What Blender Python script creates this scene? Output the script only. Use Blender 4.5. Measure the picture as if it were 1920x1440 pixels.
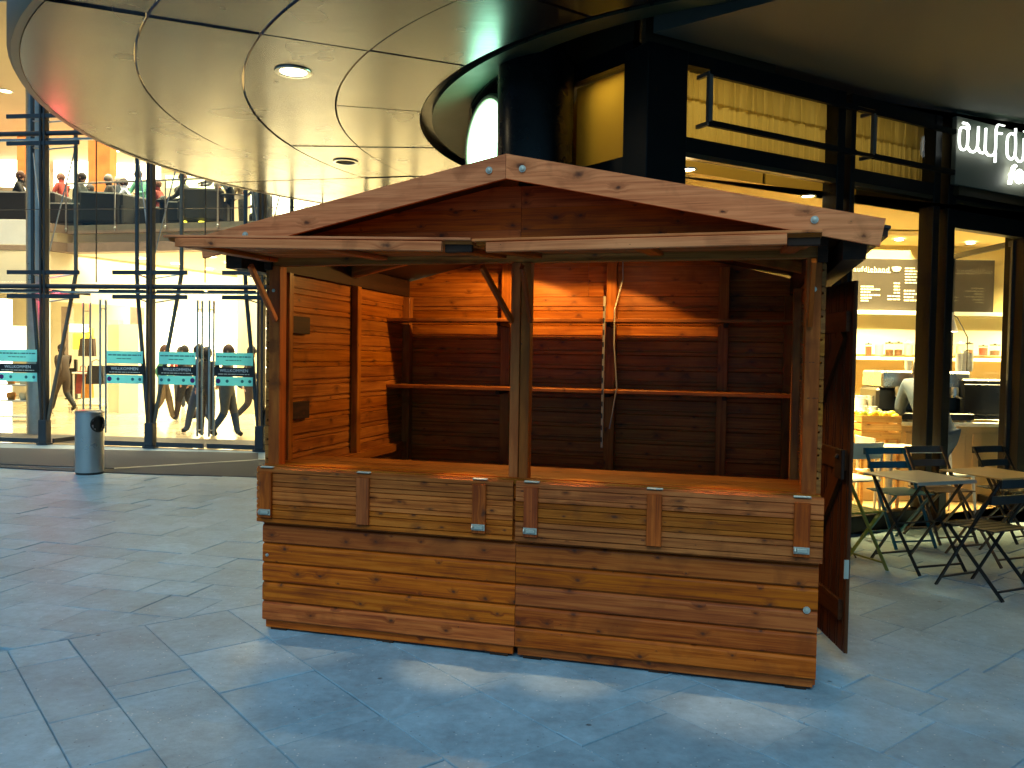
import bpy, math, random
import numpy as np
from mathutils import Vector, Matrix
R = math.radians
rng = random.Random(7)
for o in list(bpy.data.objects): bpy.data.objects.remove(o)
SC = bpy.context.scene
COL = SC.collection

# ------------------------------------------------------------------ camera
FPX, PITCH, ROLL, EYE = 1550.0, math.atan(50.0/1550.0), 0.016, 1.6
_F = Vector((0, math.cos(PITCH), -math.sin(PITCH)))
_R0 = Vector((1, 0, 0)); _U0 = Vector((0, math.sin(PITCH), math.cos(PITCH)))
_R = _R0*math.cos(ROLL)+_U0*math.sin(ROLL); _U = -_R0*math.sin(ROLL)+_U0*math.cos(ROLL)
cam_d = bpy.data.cameras.new('camera'); cam = bpy.data.objects.new('camera', cam_d); COL.objects.link(cam)
cam_d.sensor_width = 36; cam_d.lens = FPX/1920*36; cam_d.clip_end = 500; cam_d.clip_start = .05
cam.matrix_world = Matrix(((_R.x, _U.x, -_F.x, 0), (_R.y, _U.y, -_F.y, 0), (_R.z, _U.z, -_F.z, EYE), (0, 0, 0, 1)))
SC.camera = cam
CAM = Vector((0, 0, EYE))
def ray(px, py): return _F + _R*((px-960)/FPX) - _U*((py-720)/FPX)
def atY(px, py, Y):            # measured picture point -> point in the place at distance Y
    d = ray(px, py); return CAM + d*(Y/d.y)
def atZ(px, py, z=0.0):        # measured picture point -> point in the place at height z
    d = ray(px, py); return CAM + d*((z-EYE)/d.z)
def atP(px, py, p, n):
    d = ray(px, py); return CAM + d*((Vector(p)-CAM).dot(Vector(n))/d.dot(Vector(n)))

# ------------------------------------------------------------------ world, sun, exposure
SUN_EL, SUN_AZ = R(52), R(191)      # dim blue dusk light from behind and left of the viewer
W = bpy.data.worlds.new('World'); SC.world = W; W.use_nodes = True
nt = W.node_tree; nt.nodes.clear()
sky = nt.nodes.new('ShaderNodeTexSky'); sky.sky_type = 'NISHITA'; sky.sun_disc = False
sky.sun_elevation = SUN_EL; sky.sun_rotation = SUN_AZ; sky.ozone_density = 3.0; sky.air_density = 1.0; sky.dust_density = .3
tint = nt.nodes.new('ShaderNodeMix'); tint.data_type = 'RGBA'; tint.blend_type = 'MULTIPLY'; tint.inputs[0].default_value = 1
tint.inputs[7].default_value = (.48, .88, 1.0, 1)      # camera balanced for the warm lamps
bg = nt.nodes.new('ShaderNodeBackground'); bg.inputs[1].default_value = .05
wo = nt.nodes.new('ShaderNodeOutputWorld')
nt.links.new(sky.outputs[0], tint.inputs[6]); nt.links.new(tint.outputs[2], bg.inputs[0]); nt.links.new(bg.outputs[0], wo.inputs[0])
sd = bpy.data.lights.new('sun', 'SUN'); sd.energy = 1.4; sd.angle = R(45); sd.color = (.60, .90, 1.0)
sun = bpy.data.objects.new('sun', sd); COL.objects.link(sun)
sun.rotation_euler = (R(90)-SUN_EL, 0, R(180)-SUN_AZ)
SC.view_settings.view_transform = 'Standard'; SC.view_settings.look = 'None'
SC.view_settings.exposure = .45; SC.view_settings.gamma = 1.0; SC.view_settings.use_curve_mapping = False
SC.render.engine = 'CYCLES'
cy = SC.cycles
cy.use_denoising = True; cy.denoiser = 'OPENIMAGEDENOISE'
cy.max_bounces = 8; cy.diffuse_bounces = 3; cy.glossy_bounces = 4; cy.transparent_max_bounces = 14; cy.transmission_bounces = 4
cy.caustics_reflective = False; cy.caustics_refractive = False; cy.sample_clamp_indirect = 6.0; cy.blur_glossy = .5

# ------------------------------------------------------------------ materials
MAT = {}
def new_mat(name):
    m = bpy.data.materials.new(name); m.use_nodes = True; MAT[name] = m
    return m, m.node_tree, m.node_tree.nodes['Principled BSDF']
def N(nt, t, **kw):
    n = nt.nodes.new(t)
    for k, v in kw.items(): setattr(n, k, v)
    return n
def L(nt, a, b): nt.links.new(a, b)
def ramp(nt, stops, interp='LINEAR'):
    r = N(nt, 'ShaderNodeValToRGB'); r.color_ramp.interpolation = interp
    e = r.color_ramp.elements
    while len(e) < len(stops): e.new(.5)
    for i, (p, c) in enumerate(stops):
        e[i].position = p; e[i].color = (c[0], c[1], c[2], 1) if hasattr(c, '__len__') else (c, c, c, 1)
    return r
def mixc(nt, fac, a, b, mode='MIX'):
    m = N(nt, 'ShaderNodeMix'); m.data_type = 'RGBA'; m.blend_type = mode
    for s, v in ((0, fac), (6, a), (7, b)):
        if hasattr(v, 'links'): L(nt, v, m.inputs[s])
        elif isinstance(v, (int, float)): m.inputs[s].default_value = v if s == 0 else (v, v, v, 1)
        else: m.inputs[s].default_value = (*v, 1)
    return m.outputs[2]
def mth(nt, op, a, b=None, clamp=False):
    m = N(nt, 'ShaderNodeMath'); m.operation = op; m.use_clamp = clamp
    for i, v in enumerate((a, b)):
        if v is None: continue
        if hasattr(v, 'links'): L(nt, v, m.inputs[i])
        else: m.inputs[i].default_value = v
    return m.outputs[0]
def plain(name, col, rough=.5, metal=0., spec=.5, var=.12, scale=6., bump=0., coat=0.):
    m, t, b = new_mat(name)
    tc = N(t, 'ShaderNodeTexCoord'); oi = N(t, 'ShaderNodeObjectInfo')
    ad = N(t, 'ShaderNodeVectorMath'); ad.operation = 'ADD'; L(t, tc.outputs['Object'], ad.inputs[0])
    mu = mth(t, 'MULTIPLY', oi.outputs['Random'], 37.0); L(t, mu, ad.inputs[1])
    n = N(t, 'ShaderNodeTexNoise'); n.inputs['Scale'].default_value = scale; n.inputs['Detail'].default_value = 6
    L(t, ad.outputs[0], n.inputs['Vector'])
    lo = tuple(max(0, c*(1-var)) for c in col); hi = tuple(min(1, c*(1+var)) for c in col)
    r = ramp(t, [(.3, lo), (.7, hi)]); L(t, n.outputs[0], r.inputs[0]); L(t, r.outputs[0], b.inputs['Base Color'])
    rr = N(t, 'ShaderNodeMapRange'); rr.inputs[3].default_value = max(.02, rough-.07); rr.inputs[4].default_value = min(1, rough+.07)
    L(t, n.outputs[0], rr.inputs[0]); L(t, rr.outputs[0], b.inputs['Roughness'])
    b.inputs['Metallic'].default_value = metal; b.inputs['Specular IOR Level'].default_value = spec
    if coat: b.inputs['Coat Weight'].default_value = coat
    if bump:
        bp = N(t, 'ShaderNodeBump'); bp.inputs['Strength'].default_value = bump; bp.inputs['Distance'].default_value = .01
        L(t, n.outputs[0], bp.inputs['Height']); L(t, bp.outputs[0], b.inputs['Normal'])
    return m
def emit(name, col, strength):
    m, t, b = new_mat(name)
    b.inputs['Base Color'].default_value = (*[min(1, c) for c in col], 1)
    b.inputs['Emission Color'].default_value = (*col, 1); b.inputs['Emission Strength'].default_value = strength
    return m
def glass(name, tintc=(.96, .98, .97), refl=1.0, rough=0.0, base=.012):
    m, t, b = new_mat(name)
    t.nodes.remove(b); out = t.nodes['Material Output']
    tr = N(t, 'ShaderNodeBsdfTransparent'); tr.inputs[0].default_value = (*tintc, 1)
    gl = N(t, 'ShaderNodeBsdfGlossy'); gl.inputs['Roughness'].default_value = rough; gl.inputs[0].default_value = (.9, .95, 1, 1)
    lw_ = N(t, 'ShaderNodeLayerWeight'); lw_.inputs[0].default_value = .5
    f = mth(t, 'MULTIPLY', mth(t, 'ADD', mth(t, 'MULTIPLY', mth(t, 'POWER', lw_.outputs['Facing'], 5.0), .9), base), refl, True)
    mx = N(t, 'ShaderNodeMixShader'); L(t, f, mx.inputs[0]); L(t, tr.outputs[0], mx.inputs[1]); L(t, gl.outputs[0], mx.inputs[2])
    L(t, mx.outputs[0], out.inputs[0]); return m
def wood(name, light, mid, dark, rough=.5, spec=.22, knot=(.085, .024, .010), kscale=(5.0, 8.5)):
    m, t, b = new_mat(name)
    tc = N(t, 'ShaderNodeTexCoord'); oi = N(t, 'ShaderNodeObjectInfo')
    rv = N(t, 'ShaderNodeCombineXYZ')
    L(t, mth(t, 'MULTIPLY', oi.outputs['Random'], 83.0), rv.inputs[0]); L(t, mth(t, 'MULTIPLY', oi.outputs['Random'], 19.7), rv.inputs[2])
    ad = N(t, 'ShaderNodeVectorMath'); ad.operation = 'ADD'; L(t, tc.outputs['Object'], ad.inputs[0]); L(t, rv.outputs[0], ad.inputs[1])
    # knots
    mk = N(t, 'ShaderNodeMapping'); mk.inputs['Scale'].default_value = (kscale[0], .0, kscale[1]); L(t, ad.outputs[0], mk.inputs[0])
    sx = N(t, 'ShaderNodeSeparateXYZ'); L(t, mk.outputs[0], sx.inputs[0]); cx = N(t, 'ShaderNodeCombineXYZ'); L(t, sx.outputs[0], cx.inputs[0]); L(t, sx.outputs[2], cx.inputs[1])
    vo = N(t, 'ShaderNodeTexVoronoi'); vo.voronoi_dimensions = '2D'; vo.inputs['Scale'].default_value = 1.0; vo.inputs['Randomness'].default_value = 1.0; L(t, cx.outputs[0], vo.inputs['Vector'])
    wn = N(t, 'ShaderNodeTexNoise'); wn.inputs['Scale'].default_value = 34; wn.inputs['Detail'].default_value = 4; L(t, ad.outputs[0], wn.inputs['Vector'])
    kd = mth(t, 'ADD', vo.outputs['Distance'], mth(t, 'MULTIPLY', mth(t, 'SUBTRACT', wn.outputs[0], .5), .17))
    sc = N(t, 'ShaderNodeSeparateColor'); L(t, vo.outputs['Color'], sc.inputs[0])
    # each cell has its own knot size, many cells have none
    size = mth(t, 'MAXIMUM', mth(t, 'MULTIPLY', mth(t, 'SUBTRACT', sc.outputs[0], .30), .19), .0002)
    km = N(t, 'ShaderNodeMapRange'); km.interpolation_type = 'SMOOTHSTEP'
    L(t, kd, km.inputs[0]); L(t, mth(t, 'MULTIPLY', size, .1), km.inputs[1]); L(t, mth(t, 'ADD', size, .004), km.inputs[2])
    km.inputs[3].default_value = 1; km.inputs[4].default_value = 0
    halo = N(t, 'ShaderNodeMapRange'); halo.interpolation_type = 'SMOOTHSTEP'; L(t, kd, halo.inputs[0]); halo.inputs[1].default_value = 0
    L(t, mth(t, 'ADD', mth(t, 'MULTIPLY', size, 3.2), .004), halo.inputs[2]); halo.inputs[3].default_value = 1; halo.inputs[4].default_value = 0
    # grain, bent round the knots
    mg = N(t, 'ShaderNodeMapping'); mg.inputs['Scale'].default_value = (1.7, 14, 52); L(t, ad.outputs[0], mg.inputs[0])
    bend = N(t, 'ShaderNodeVectorMath'); bend.operation = 'ADD'; L(t, mg.outputs[0], bend.inputs[0])
    bz = N(t, 'ShaderNodeCombineXYZ'); L(t, mth(t, 'MULTIPLY', halo.outputs[0], 1.3), bz.inputs[2]); L(t, bz.outputs[0], bend.inputs[1])
    n1 = N(t, 'ShaderNodeTexNoise'); n1.inputs['Scale'].default_value = 1.0; n1.inputs['Detail'].default_value = 5; n1.inputs['Roughness'].default_value = .6
    L(t, bend.outputs[0], n1.inputs['Vector'])
    mg2 = N(t, 'ShaderNodeMapping'); mg2.inputs['Scale'].default_value = (5, 40, 160); L(t, ad.outputs[0], mg2.inputs[0])
    n2 = N(t, 'ShaderNodeTexNoise'); n2.inputs['Scale'].default_value = 1.0; n2.inputs['Detail'].default_value = 3; L(t, mg2.outputs[0], n2.inputs['Vector'])
    n3 = N(t, 'ShaderNodeTexNoise'); n3.inputs['Scale'].default_value = 2.2; n3.inputs['Detail'].default_value = 4; L(t, ad.outputs[0], n3.inputs['Vector'])
    g = mth(t, 'ADD', mth(t, 'MULTIPLY', n1.outputs[0], .62), mth(t, 'ADD', mth(t, 'MULTIPLY', n2.outputs[0], .22), mth(t, 'MULTIPLY', n3.outputs[0], .22)))
    cr = ramp(t, [(.40, dark), (.51, mid), (.61, light)]); L(t, g, cr.inputs[0])
    bright = N(t, 'ShaderNodeMapRange'); L(t, oi.outputs['Random'], bright.inputs[0]); bright.inputs[3].default_value = .76; bright.inputs[4].default_value = 1.10
    hs = N(t, 'ShaderNodeHueSaturation'); L(t, cr.outputs[0], hs.inputs['Color']); L(t, bright.outputs[0], hs.inputs['Value'])
    r2 = mth(t, 'FRACT', mth(t, 'MULTIPLY', oi.outputs['Random'], 71.3)); L(t, mth(t, 'ADD', mth(t, 'MULTIPLY', r2, .004), .496), hs.inputs['Hue'])
    r3 = mth(t, 'FRACT', mth(t, 'MULTIPLY', oi.outputs['Random'], 313.7)); L(t, mth(t, 'ADD', mth(t, 'MULTIPLY', r3, .06), .98), hs.inputs['Saturation'])
    c1 = mixc(t, mth(t, 'MULTIPLY', halo.outputs[0], .62), hs.outputs[0], tuple(d*.62 for d in dark))
    ns_ = N(t, 'ShaderNodeTexNoise'); ns_.inputs['Scale'].default_value = 4.5; ns_.inputs['Detail'].default_value = 8; ns_.inputs['Distortion'].default_value = .8; L(t, ad.outputs[0], ns_.inputs['Vector'])
    st_ = ramp(t, [(.54, 0.), (.72, 1.)]); L(t, ns_.outputs[0], st_.inputs[0])       # grime and water stains
    c1 = mixc(t, mth(t, 'MULTIPLY', st_.outputs[0], .5), c1, tuple(d*.55 for d in dark))
    c2 = mixc(t, mth(t, 'MULTIPLY', km.outputs[0], .9), c1, knot)
    L(t, c2, b.inputs['Base Color'])
    rr = N(t, 'ShaderNodeMapRange'); L(t, n1.outputs[0], rr.inputs[0]); rr.inputs[3].default_value = rough-.1; rr.inputs[4].default_value = rough+.12
    L(t, rr.outputs[0], b.inputs['Roughness']); b.inputs['Specular IOR Level'].default_value = spec
    bp = N(t, 'ShaderNodeBump'); bp.inputs['Strength'].default_value = .25; bp.inputs['Distance'].default_value = .002
    L(t, mth(t, 'ADD', n2.outputs[0], n1.outputs[0]), bp.inputs['Height']); L(t, bp.outputs[0], b.inputs['Normal'])
    return m
def stone(name, col, spots=.75, rough=.45):
    m, t, b = new_mat(name)
    ge = N(t, 'ShaderNodeNewGeometry'); oi = N(t, 'ShaderNodeObjectInfo')
    P = ge.outputs['Position']
    n0 = N(t, 'ShaderNodeTexNoise'); n0.inputs['Scale'].default_value = 3.4; n0.inputs['Detail'].default_value = 5; L(t, P, n0.inputs['Vector'])
    n1 = N(t, 'ShaderNodeTexNoise'); n1.inputs['Scale'].default_value = 19; n1.inputs['Detail'].default_value = 8; n1.inputs['Roughness'].default_value = .7; L(t, P, n1.inputs['Vector'])
    v = N(t, 'ShaderNodeTexVoronoi'); v.inputs['Scale'].default_value = 34; L(t, P, v.inputs['Vector'])
    sp = ramp(t, [(.05, 1.0), (.17, 0.0)]); L(t, v.outputs['Distance'], sp.inputs[0])
    sc = N(t, 'ShaderNodeSeparateColor'); L(t, v.outputs['Color'], sc.inputs[0])
    lightspot = mth(t, 'MULTIPLY', sp.outputs[0], mth(t, 'GREATER_THAN', sc.outputs[0], .72))
    darkspot = mth(t, 'MULTIPLY', sp.outputs[0], mth(t, 'LESS_THAN', sc.outputs[1], .16))
    base = mth(t, 'ADD', mth(t, 'MULTIPLY', n0.outputs[0], .5), mth(t, 'MULTIPLY', n1.outputs[0], .5))
    r = ramp(t, [(.34, tuple(c*.72 for c in col)), (.5, col), (.66, tuple(min(1, c*1.28) for c in col))]); L(t, base, r.inputs[0])
    br = N(t, 'ShaderNodeMapRange'); L(t, oi.outputs['Random'], br.inputs[0]); br.inputs[3].default_value = .84; br.inputs[4].default_value = 1.10
    hs = N(t, 'ShaderNodeHueSaturation'); L(t, r.outputs[0], hs.inputs['Color']); L(t, br.outputs[0], hs.inputs['Value'])
    c = mixc(t, mth(t, 'MULTIPLY', lightspot, spots), hs.outputs[0], (.75, .75, .72))
    c = mixc(t, mth(t, 'MULTIPLY', darkspot, spots*1.2, True), c, (.03, .03, .035))
    # worn pale scuffs and small dark gum marks
    n4 = N(t, 'ShaderNodeTexNoise'); n4.inputs['Scale'].default_value = 2.6; n4.inputs['Detail'].default_value = 7; n4.inputs['Distortion'].default_value = 1.2; L(t, P, n4.inputs['Vector'])
    scuff = ramp(t, [(.66, 0.), (.74, 1.)]); L(t, n4.outputs[0], scuff.inputs[0])
    c = mixc(t, mth(t, 'MULTIPLY', scuff.outputs[0], .35), c, tuple(min(1, x*1.9) for x in col))
    v2 = N(t, 'ShaderNodeTexVoronoi'); v2.inputs['Scale'].default_value = 3.1; L(t, P, v2.inputs['Vector'])
    gum = ramp(t, [(.045, 1.), (.065, 0.)]); L(t, mth(t, 'ADD', v2.outputs['Distance'], mth(t, 'MULTIPLY', n1.outputs[0], .03)), gum.inputs[0])
    c = mixc(t, mth(t, 'MULTIPLY', gum.outputs[0], .75), c, (.05, .055, .06))
    L(t, c, b.inputs['Base Color'])
    rr = N(t, 'ShaderNodeMapRange'); L(t, base, rr.inputs[0]); rr.inputs[3].default_value = rough-.13; rr.inputs[4].default_value = rough+.15
    L(t, rr.outputs[0], b.inputs['Roughness'])
    bp = N(t, 'ShaderNodeBump'); bp.inputs['Strength'].default_value = .6; bp.inputs['Distance'].default_value = .005
    L(t, n1.outputs[0], bp.inputs['Height']); L(t, bp.outputs[0], b.inputs['Normal'])
    return m

wood('wood_stained', (.64, .152, .023), (.49, .099, .012), (.25, .041, .005), rough=.56, kscale=(6.2, 9.5))
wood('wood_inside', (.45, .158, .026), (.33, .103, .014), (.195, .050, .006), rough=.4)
wood('wood_weathered', (.66, .185, .036), (.49, .120, .019), (.265, .055, .008), rough=.6, kscale=(5.5, 13))
wood('wood_rough_sawn', (.90, .28, .090), (.76, .21, .060), (.50, .118, .030), rough=.6, kscale=(3.6, 6))
wood('wood_batten', (.60, .125, .016), (.44, .082, .009), (.27, .045, .005), rough=.5, kscale=(4., 6.))
wood('wood_post', (.55, .14, .020), (.41, .092, .011), (.24, .046, .005), rough=.55, kscale=(5, 9))
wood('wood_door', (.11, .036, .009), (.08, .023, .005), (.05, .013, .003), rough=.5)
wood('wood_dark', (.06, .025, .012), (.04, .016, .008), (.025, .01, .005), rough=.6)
wood('wood_crate', (.62, .36, .12), (.5, .27, .08), (.36, .18, .05), rough=.6)
stone('slab_stone', (.24, .355, .435))
stone('ground_stone', (.225, .325, .395))
plain('joint_sand', (.06, .06, .06), .9)
plain('zinc', (.50, .48, .40), .5, .5)
plain('roof_felt', (.03, .03, .03), .9)
plain('mat_grey', (.05, .05, .055), .85, bump=.6, scale=60)
plain('mat_frame', (.30, .30, .29), .45, .6)
plain('steel_blue', (.036, .041, .050), .4, .2)
plain('steel_light', (.42, .45, .47), .3, .8)
plain('steel_tan', (.16, .13, .10), .45, .3)
plain('black_frame', (.006, .006, .007), .38, spec=.2)
plain('black_gloss', (.004, .0045, .006), .28, spec=.3, var=.02)
plain('bronze_panel', (.055, .034, .014), .5, .3)
plain('soffit_green_glow', (.035, .058, .043), .5, .0, spec=.12, var=.04)  # stands for the canopy metal, with the sign's green light put into its colour
plain('dark_plaster', (.075, .075, .058), .8, var=.06, scale=.8)
plain('cream', (.72, .62, .40), .7, var=.05, scale=1.5)
plain('cream_pale', (.80, .74, .58), .7, var=.04, scale=1.5)
plain('white_paint', (.80, .80, .78), .5, var=.04)
plain('slab_edge', (.27, .20, .16), .6)
plain('orange_panel', (.50, .15, .03), .5, var=.2, scale=3)
plain('gold_wall', (.50, .33, .06), .7, var=.06, scale=1.)
plain('cafe_wall', (.66, .54, .26), .7, var=.06, scale=1.)
plain('cafe_front', (.58, .42, .20), .55, var=.06, scale=1.)
plain('mall_tile', (.52, .43, .27), .16, var=.08, scale=1.2)
plain('cafe_floor', (.42, .28, .13), .35, var=.15, scale=3)
plain('menu_black', (.022, .017, .013), .6)
plain('chalk', (.75, .68, .55), .8)
plain('machine_steel', (.45, .45, .44), .28, .9, var=.03)
plain('bin_steel', (.48, .49, .50), .30, .9, var=.03)
plain('machine_black', (.012, .011, .01), .3)
plain('white_china', (.82, .80, .74), .25)
plain('white_lacquer', (.80, .78, .70), .35)
plain('lemon', (.80, .62, .05), .45, bump=.3, scale=40)
plain('apple_green', (.38, .52, .06), .35)
plain('teal_paint', (.012, .10, .14), .4)
plain('black_paint', (.012, .012, .012), .42)
plain('olive_paint', (.17, .18, .02), .42)
plain('brown_paint', (.09, .055, .035), .42)
plain('red_paint', (.30, .03, .02), .42)
plain('grey_paint', (.36, .34, .28), .4)
plain('ochre_top', (.42, .28, .12), .4)
plain('cable_white', (.30, .28, .25), .5)
plain('lamp_metal', (.25, .25, .25), .4, .7)
plain('sofa_black', (.012, .011, .012), .7)
plain('sofa_grey', (.045, .04, .036), .8)
plain('paper', (.75, .74, .70), .8)
plain('band_cyan', (.16, .52, .60), .5, var=.03)
plain('band_black', (.008, .008, .009), .5)
plain('band_ink', (.03, .16, .20), .6)
plain('purple_ink', (.10, .012, .16), .6)
plain('sign_back', (.15, .15, .115), .55, var=.04, scale=1)
plain('jar_fill_red', (.35, .05, .03), .5); plain('jar_fill_brown', (.12, .05, .02), .6); plain('jar_fill_pale', (.7, .62, .42), .6)
plain('lid_dark', (.02, .018, .016), .5)
for nm, c in dict(skin=(.52, .29, .20), hair_dark=(.02, .013, .01), hair_brown=(.09, .035, .018), hair_grey=(.3, .28, .26), cloth_black=(.012, .012, .014),
                  cloth_brown=(.07, .04, .025), cloth_grey=(.10, .115, .12), cloth_tan=(.33, .23, .12), cloth_khaki=(.22, .20, .16), cloth_white=(.68, .70, .74),
                  cloth_denim=(.05, .09, .17), cloth_teal=(.05, .17, .16), cloth_navy=(.018, .03, .06), cloth_red=(.45, .05, .03), cloth_blue=(.035, .075, .16), cloth_lilac=(.48, .50, .66),
                  cloth_coat=(.16, .155, .13), bag_orange=(.55, .22, .03), bag_red=(.28, .05, .04), cloth_green=(.12, .45, .33)).items():
    plain(nm, tuple(v*(.5 if nm.startswith('cloth') and nm not in ('cloth_white', 'cloth_lilac') else 1) for v in c), .75, var=.15, scale=14, bump=.15)
glass('glass_clear', (.95, .97, .96), .9); glass('glass_rail', (.90, .96, .95), .7); glass('glass_jar', (.93, .95, .92), .9)
m_, t_, b_ = new_mat('blind_cloth')
b_.inputs['Base Color'].default_value = (.60, .48, .15, 1); b_.inputs['Roughness'].default_value = .8
tl_ = N(t_, 'ShaderNodeBsdfTranslucent'); tl_.inputs[0].default_value = (.70, .58, .22, 1); mx_ = N(t_, 'ShaderNodeMixShader'); mx_.inputs[0].default_value = .65
L(t_, b_.outputs[0], mx_.inputs[1]); L(t_, tl_.outputs[0], mx_.inputs[2]); L(t_, mx_.outputs[0], t_.nodes['Material Output'].inputs[0])
def film(name, col, w):
    m, t, b = new_mat(name); b.inputs['Base Color'].default_value = (*col, 1); b.inputs['Roughness'].default_value = .4
    tl = N(t, 'ShaderNodeBsdfTranslucent'); tl.inputs[0].default_value = (*col, 1); mx = N(t, 'ShaderNodeMixShader'); mx.inputs[0].default_value = w
    L(t, b.outputs[0], mx.inputs[1]); L(t, tl.outputs[0], mx.inputs[2]); L(t, mx.outputs[0], t.nodes['Material Output'].inputs[0])
film('film_cyan', (.36, .85, .92), .55)
# brushed metal of the canopy
def canopy_metal():
    m, t, b = new_mat('canopy_metal')
    oi = N(t, 'ShaderNodeObjectInfo'); ge = N(t, 'ShaderNodeNewGeometry')
    mp = N(t, 'ShaderNodeMapping'); mp.inputs['Scale'].default_value = (2, 60, 2); L(t, ge.outputs['Position'], mp.inputs[0])
    n = N(t, 'ShaderNodeTexNoise'); n.inputs['Scale'].default_value = 1; n.inputs['Detail'].default_value = 4; L(t, mp.outputs[0], n.inputs['Vector'])
    n2 = N(t, 'ShaderNodeTexNoise'); n2.inputs['Scale'].default_value = 1.7; L(t, ge.outputs['Position'], n2.inputs['Vector'])
    r = ramp(t, [(.3, (.078, .088, .108)), (.7, (.110, .122, .148))]); L(t, n.outputs[0], r.inputs[0]); L(t, r.outputs[0], b.inputs['Base Color'])
    b.inputs['Metallic'].default_value = 1.0
    rr = N(t, 'ShaderNodeMapRange'); L(t, n2.outputs[0], rr.inputs[0]); rr.inputs[3].default_value = .21; rr.inputs[4].default_value = .31; L(t, rr.outputs[0], b.inputs['Roughness'])
    bp = N(t, 'ShaderNodeBump'); bp.inputs['Strength'].default_value = .05; bp.inputs['Distance'].default_value = .05; L(t, n2.outputs[0], bp.inputs['Height']); L(t, bp.outputs[0], b.inputs['Normal'])
canopy_metal()
emit('lamp_warm', (1, .80, .45), 30); emit('lamp_warm_soft', (1, .80, .42), 9); emit('lamp_white', (1, .96, .82), 9)
emit('neon_white', (.93, 1, .93), 2.2); emit('neon_halo', (.95, 1, .9), 3.5); emit('sign_green_white', (.72, 1, .82), 2.5); emit('sign_rim', (.50, .60, .42), .55)
emit('lamp_red', (1, .04, .08), 25); emit('shop_lightbox', (1, .93, .66), 4.0); emit('shop_yellow', (1, .8, .05), 1.3); emit('spot_yellow', (1, .75, .05), 3)
emit('glow_pale', (.85, 1, .55), 1.4)
emit('tail_red', (1, .06, .03), 1.2)

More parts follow.
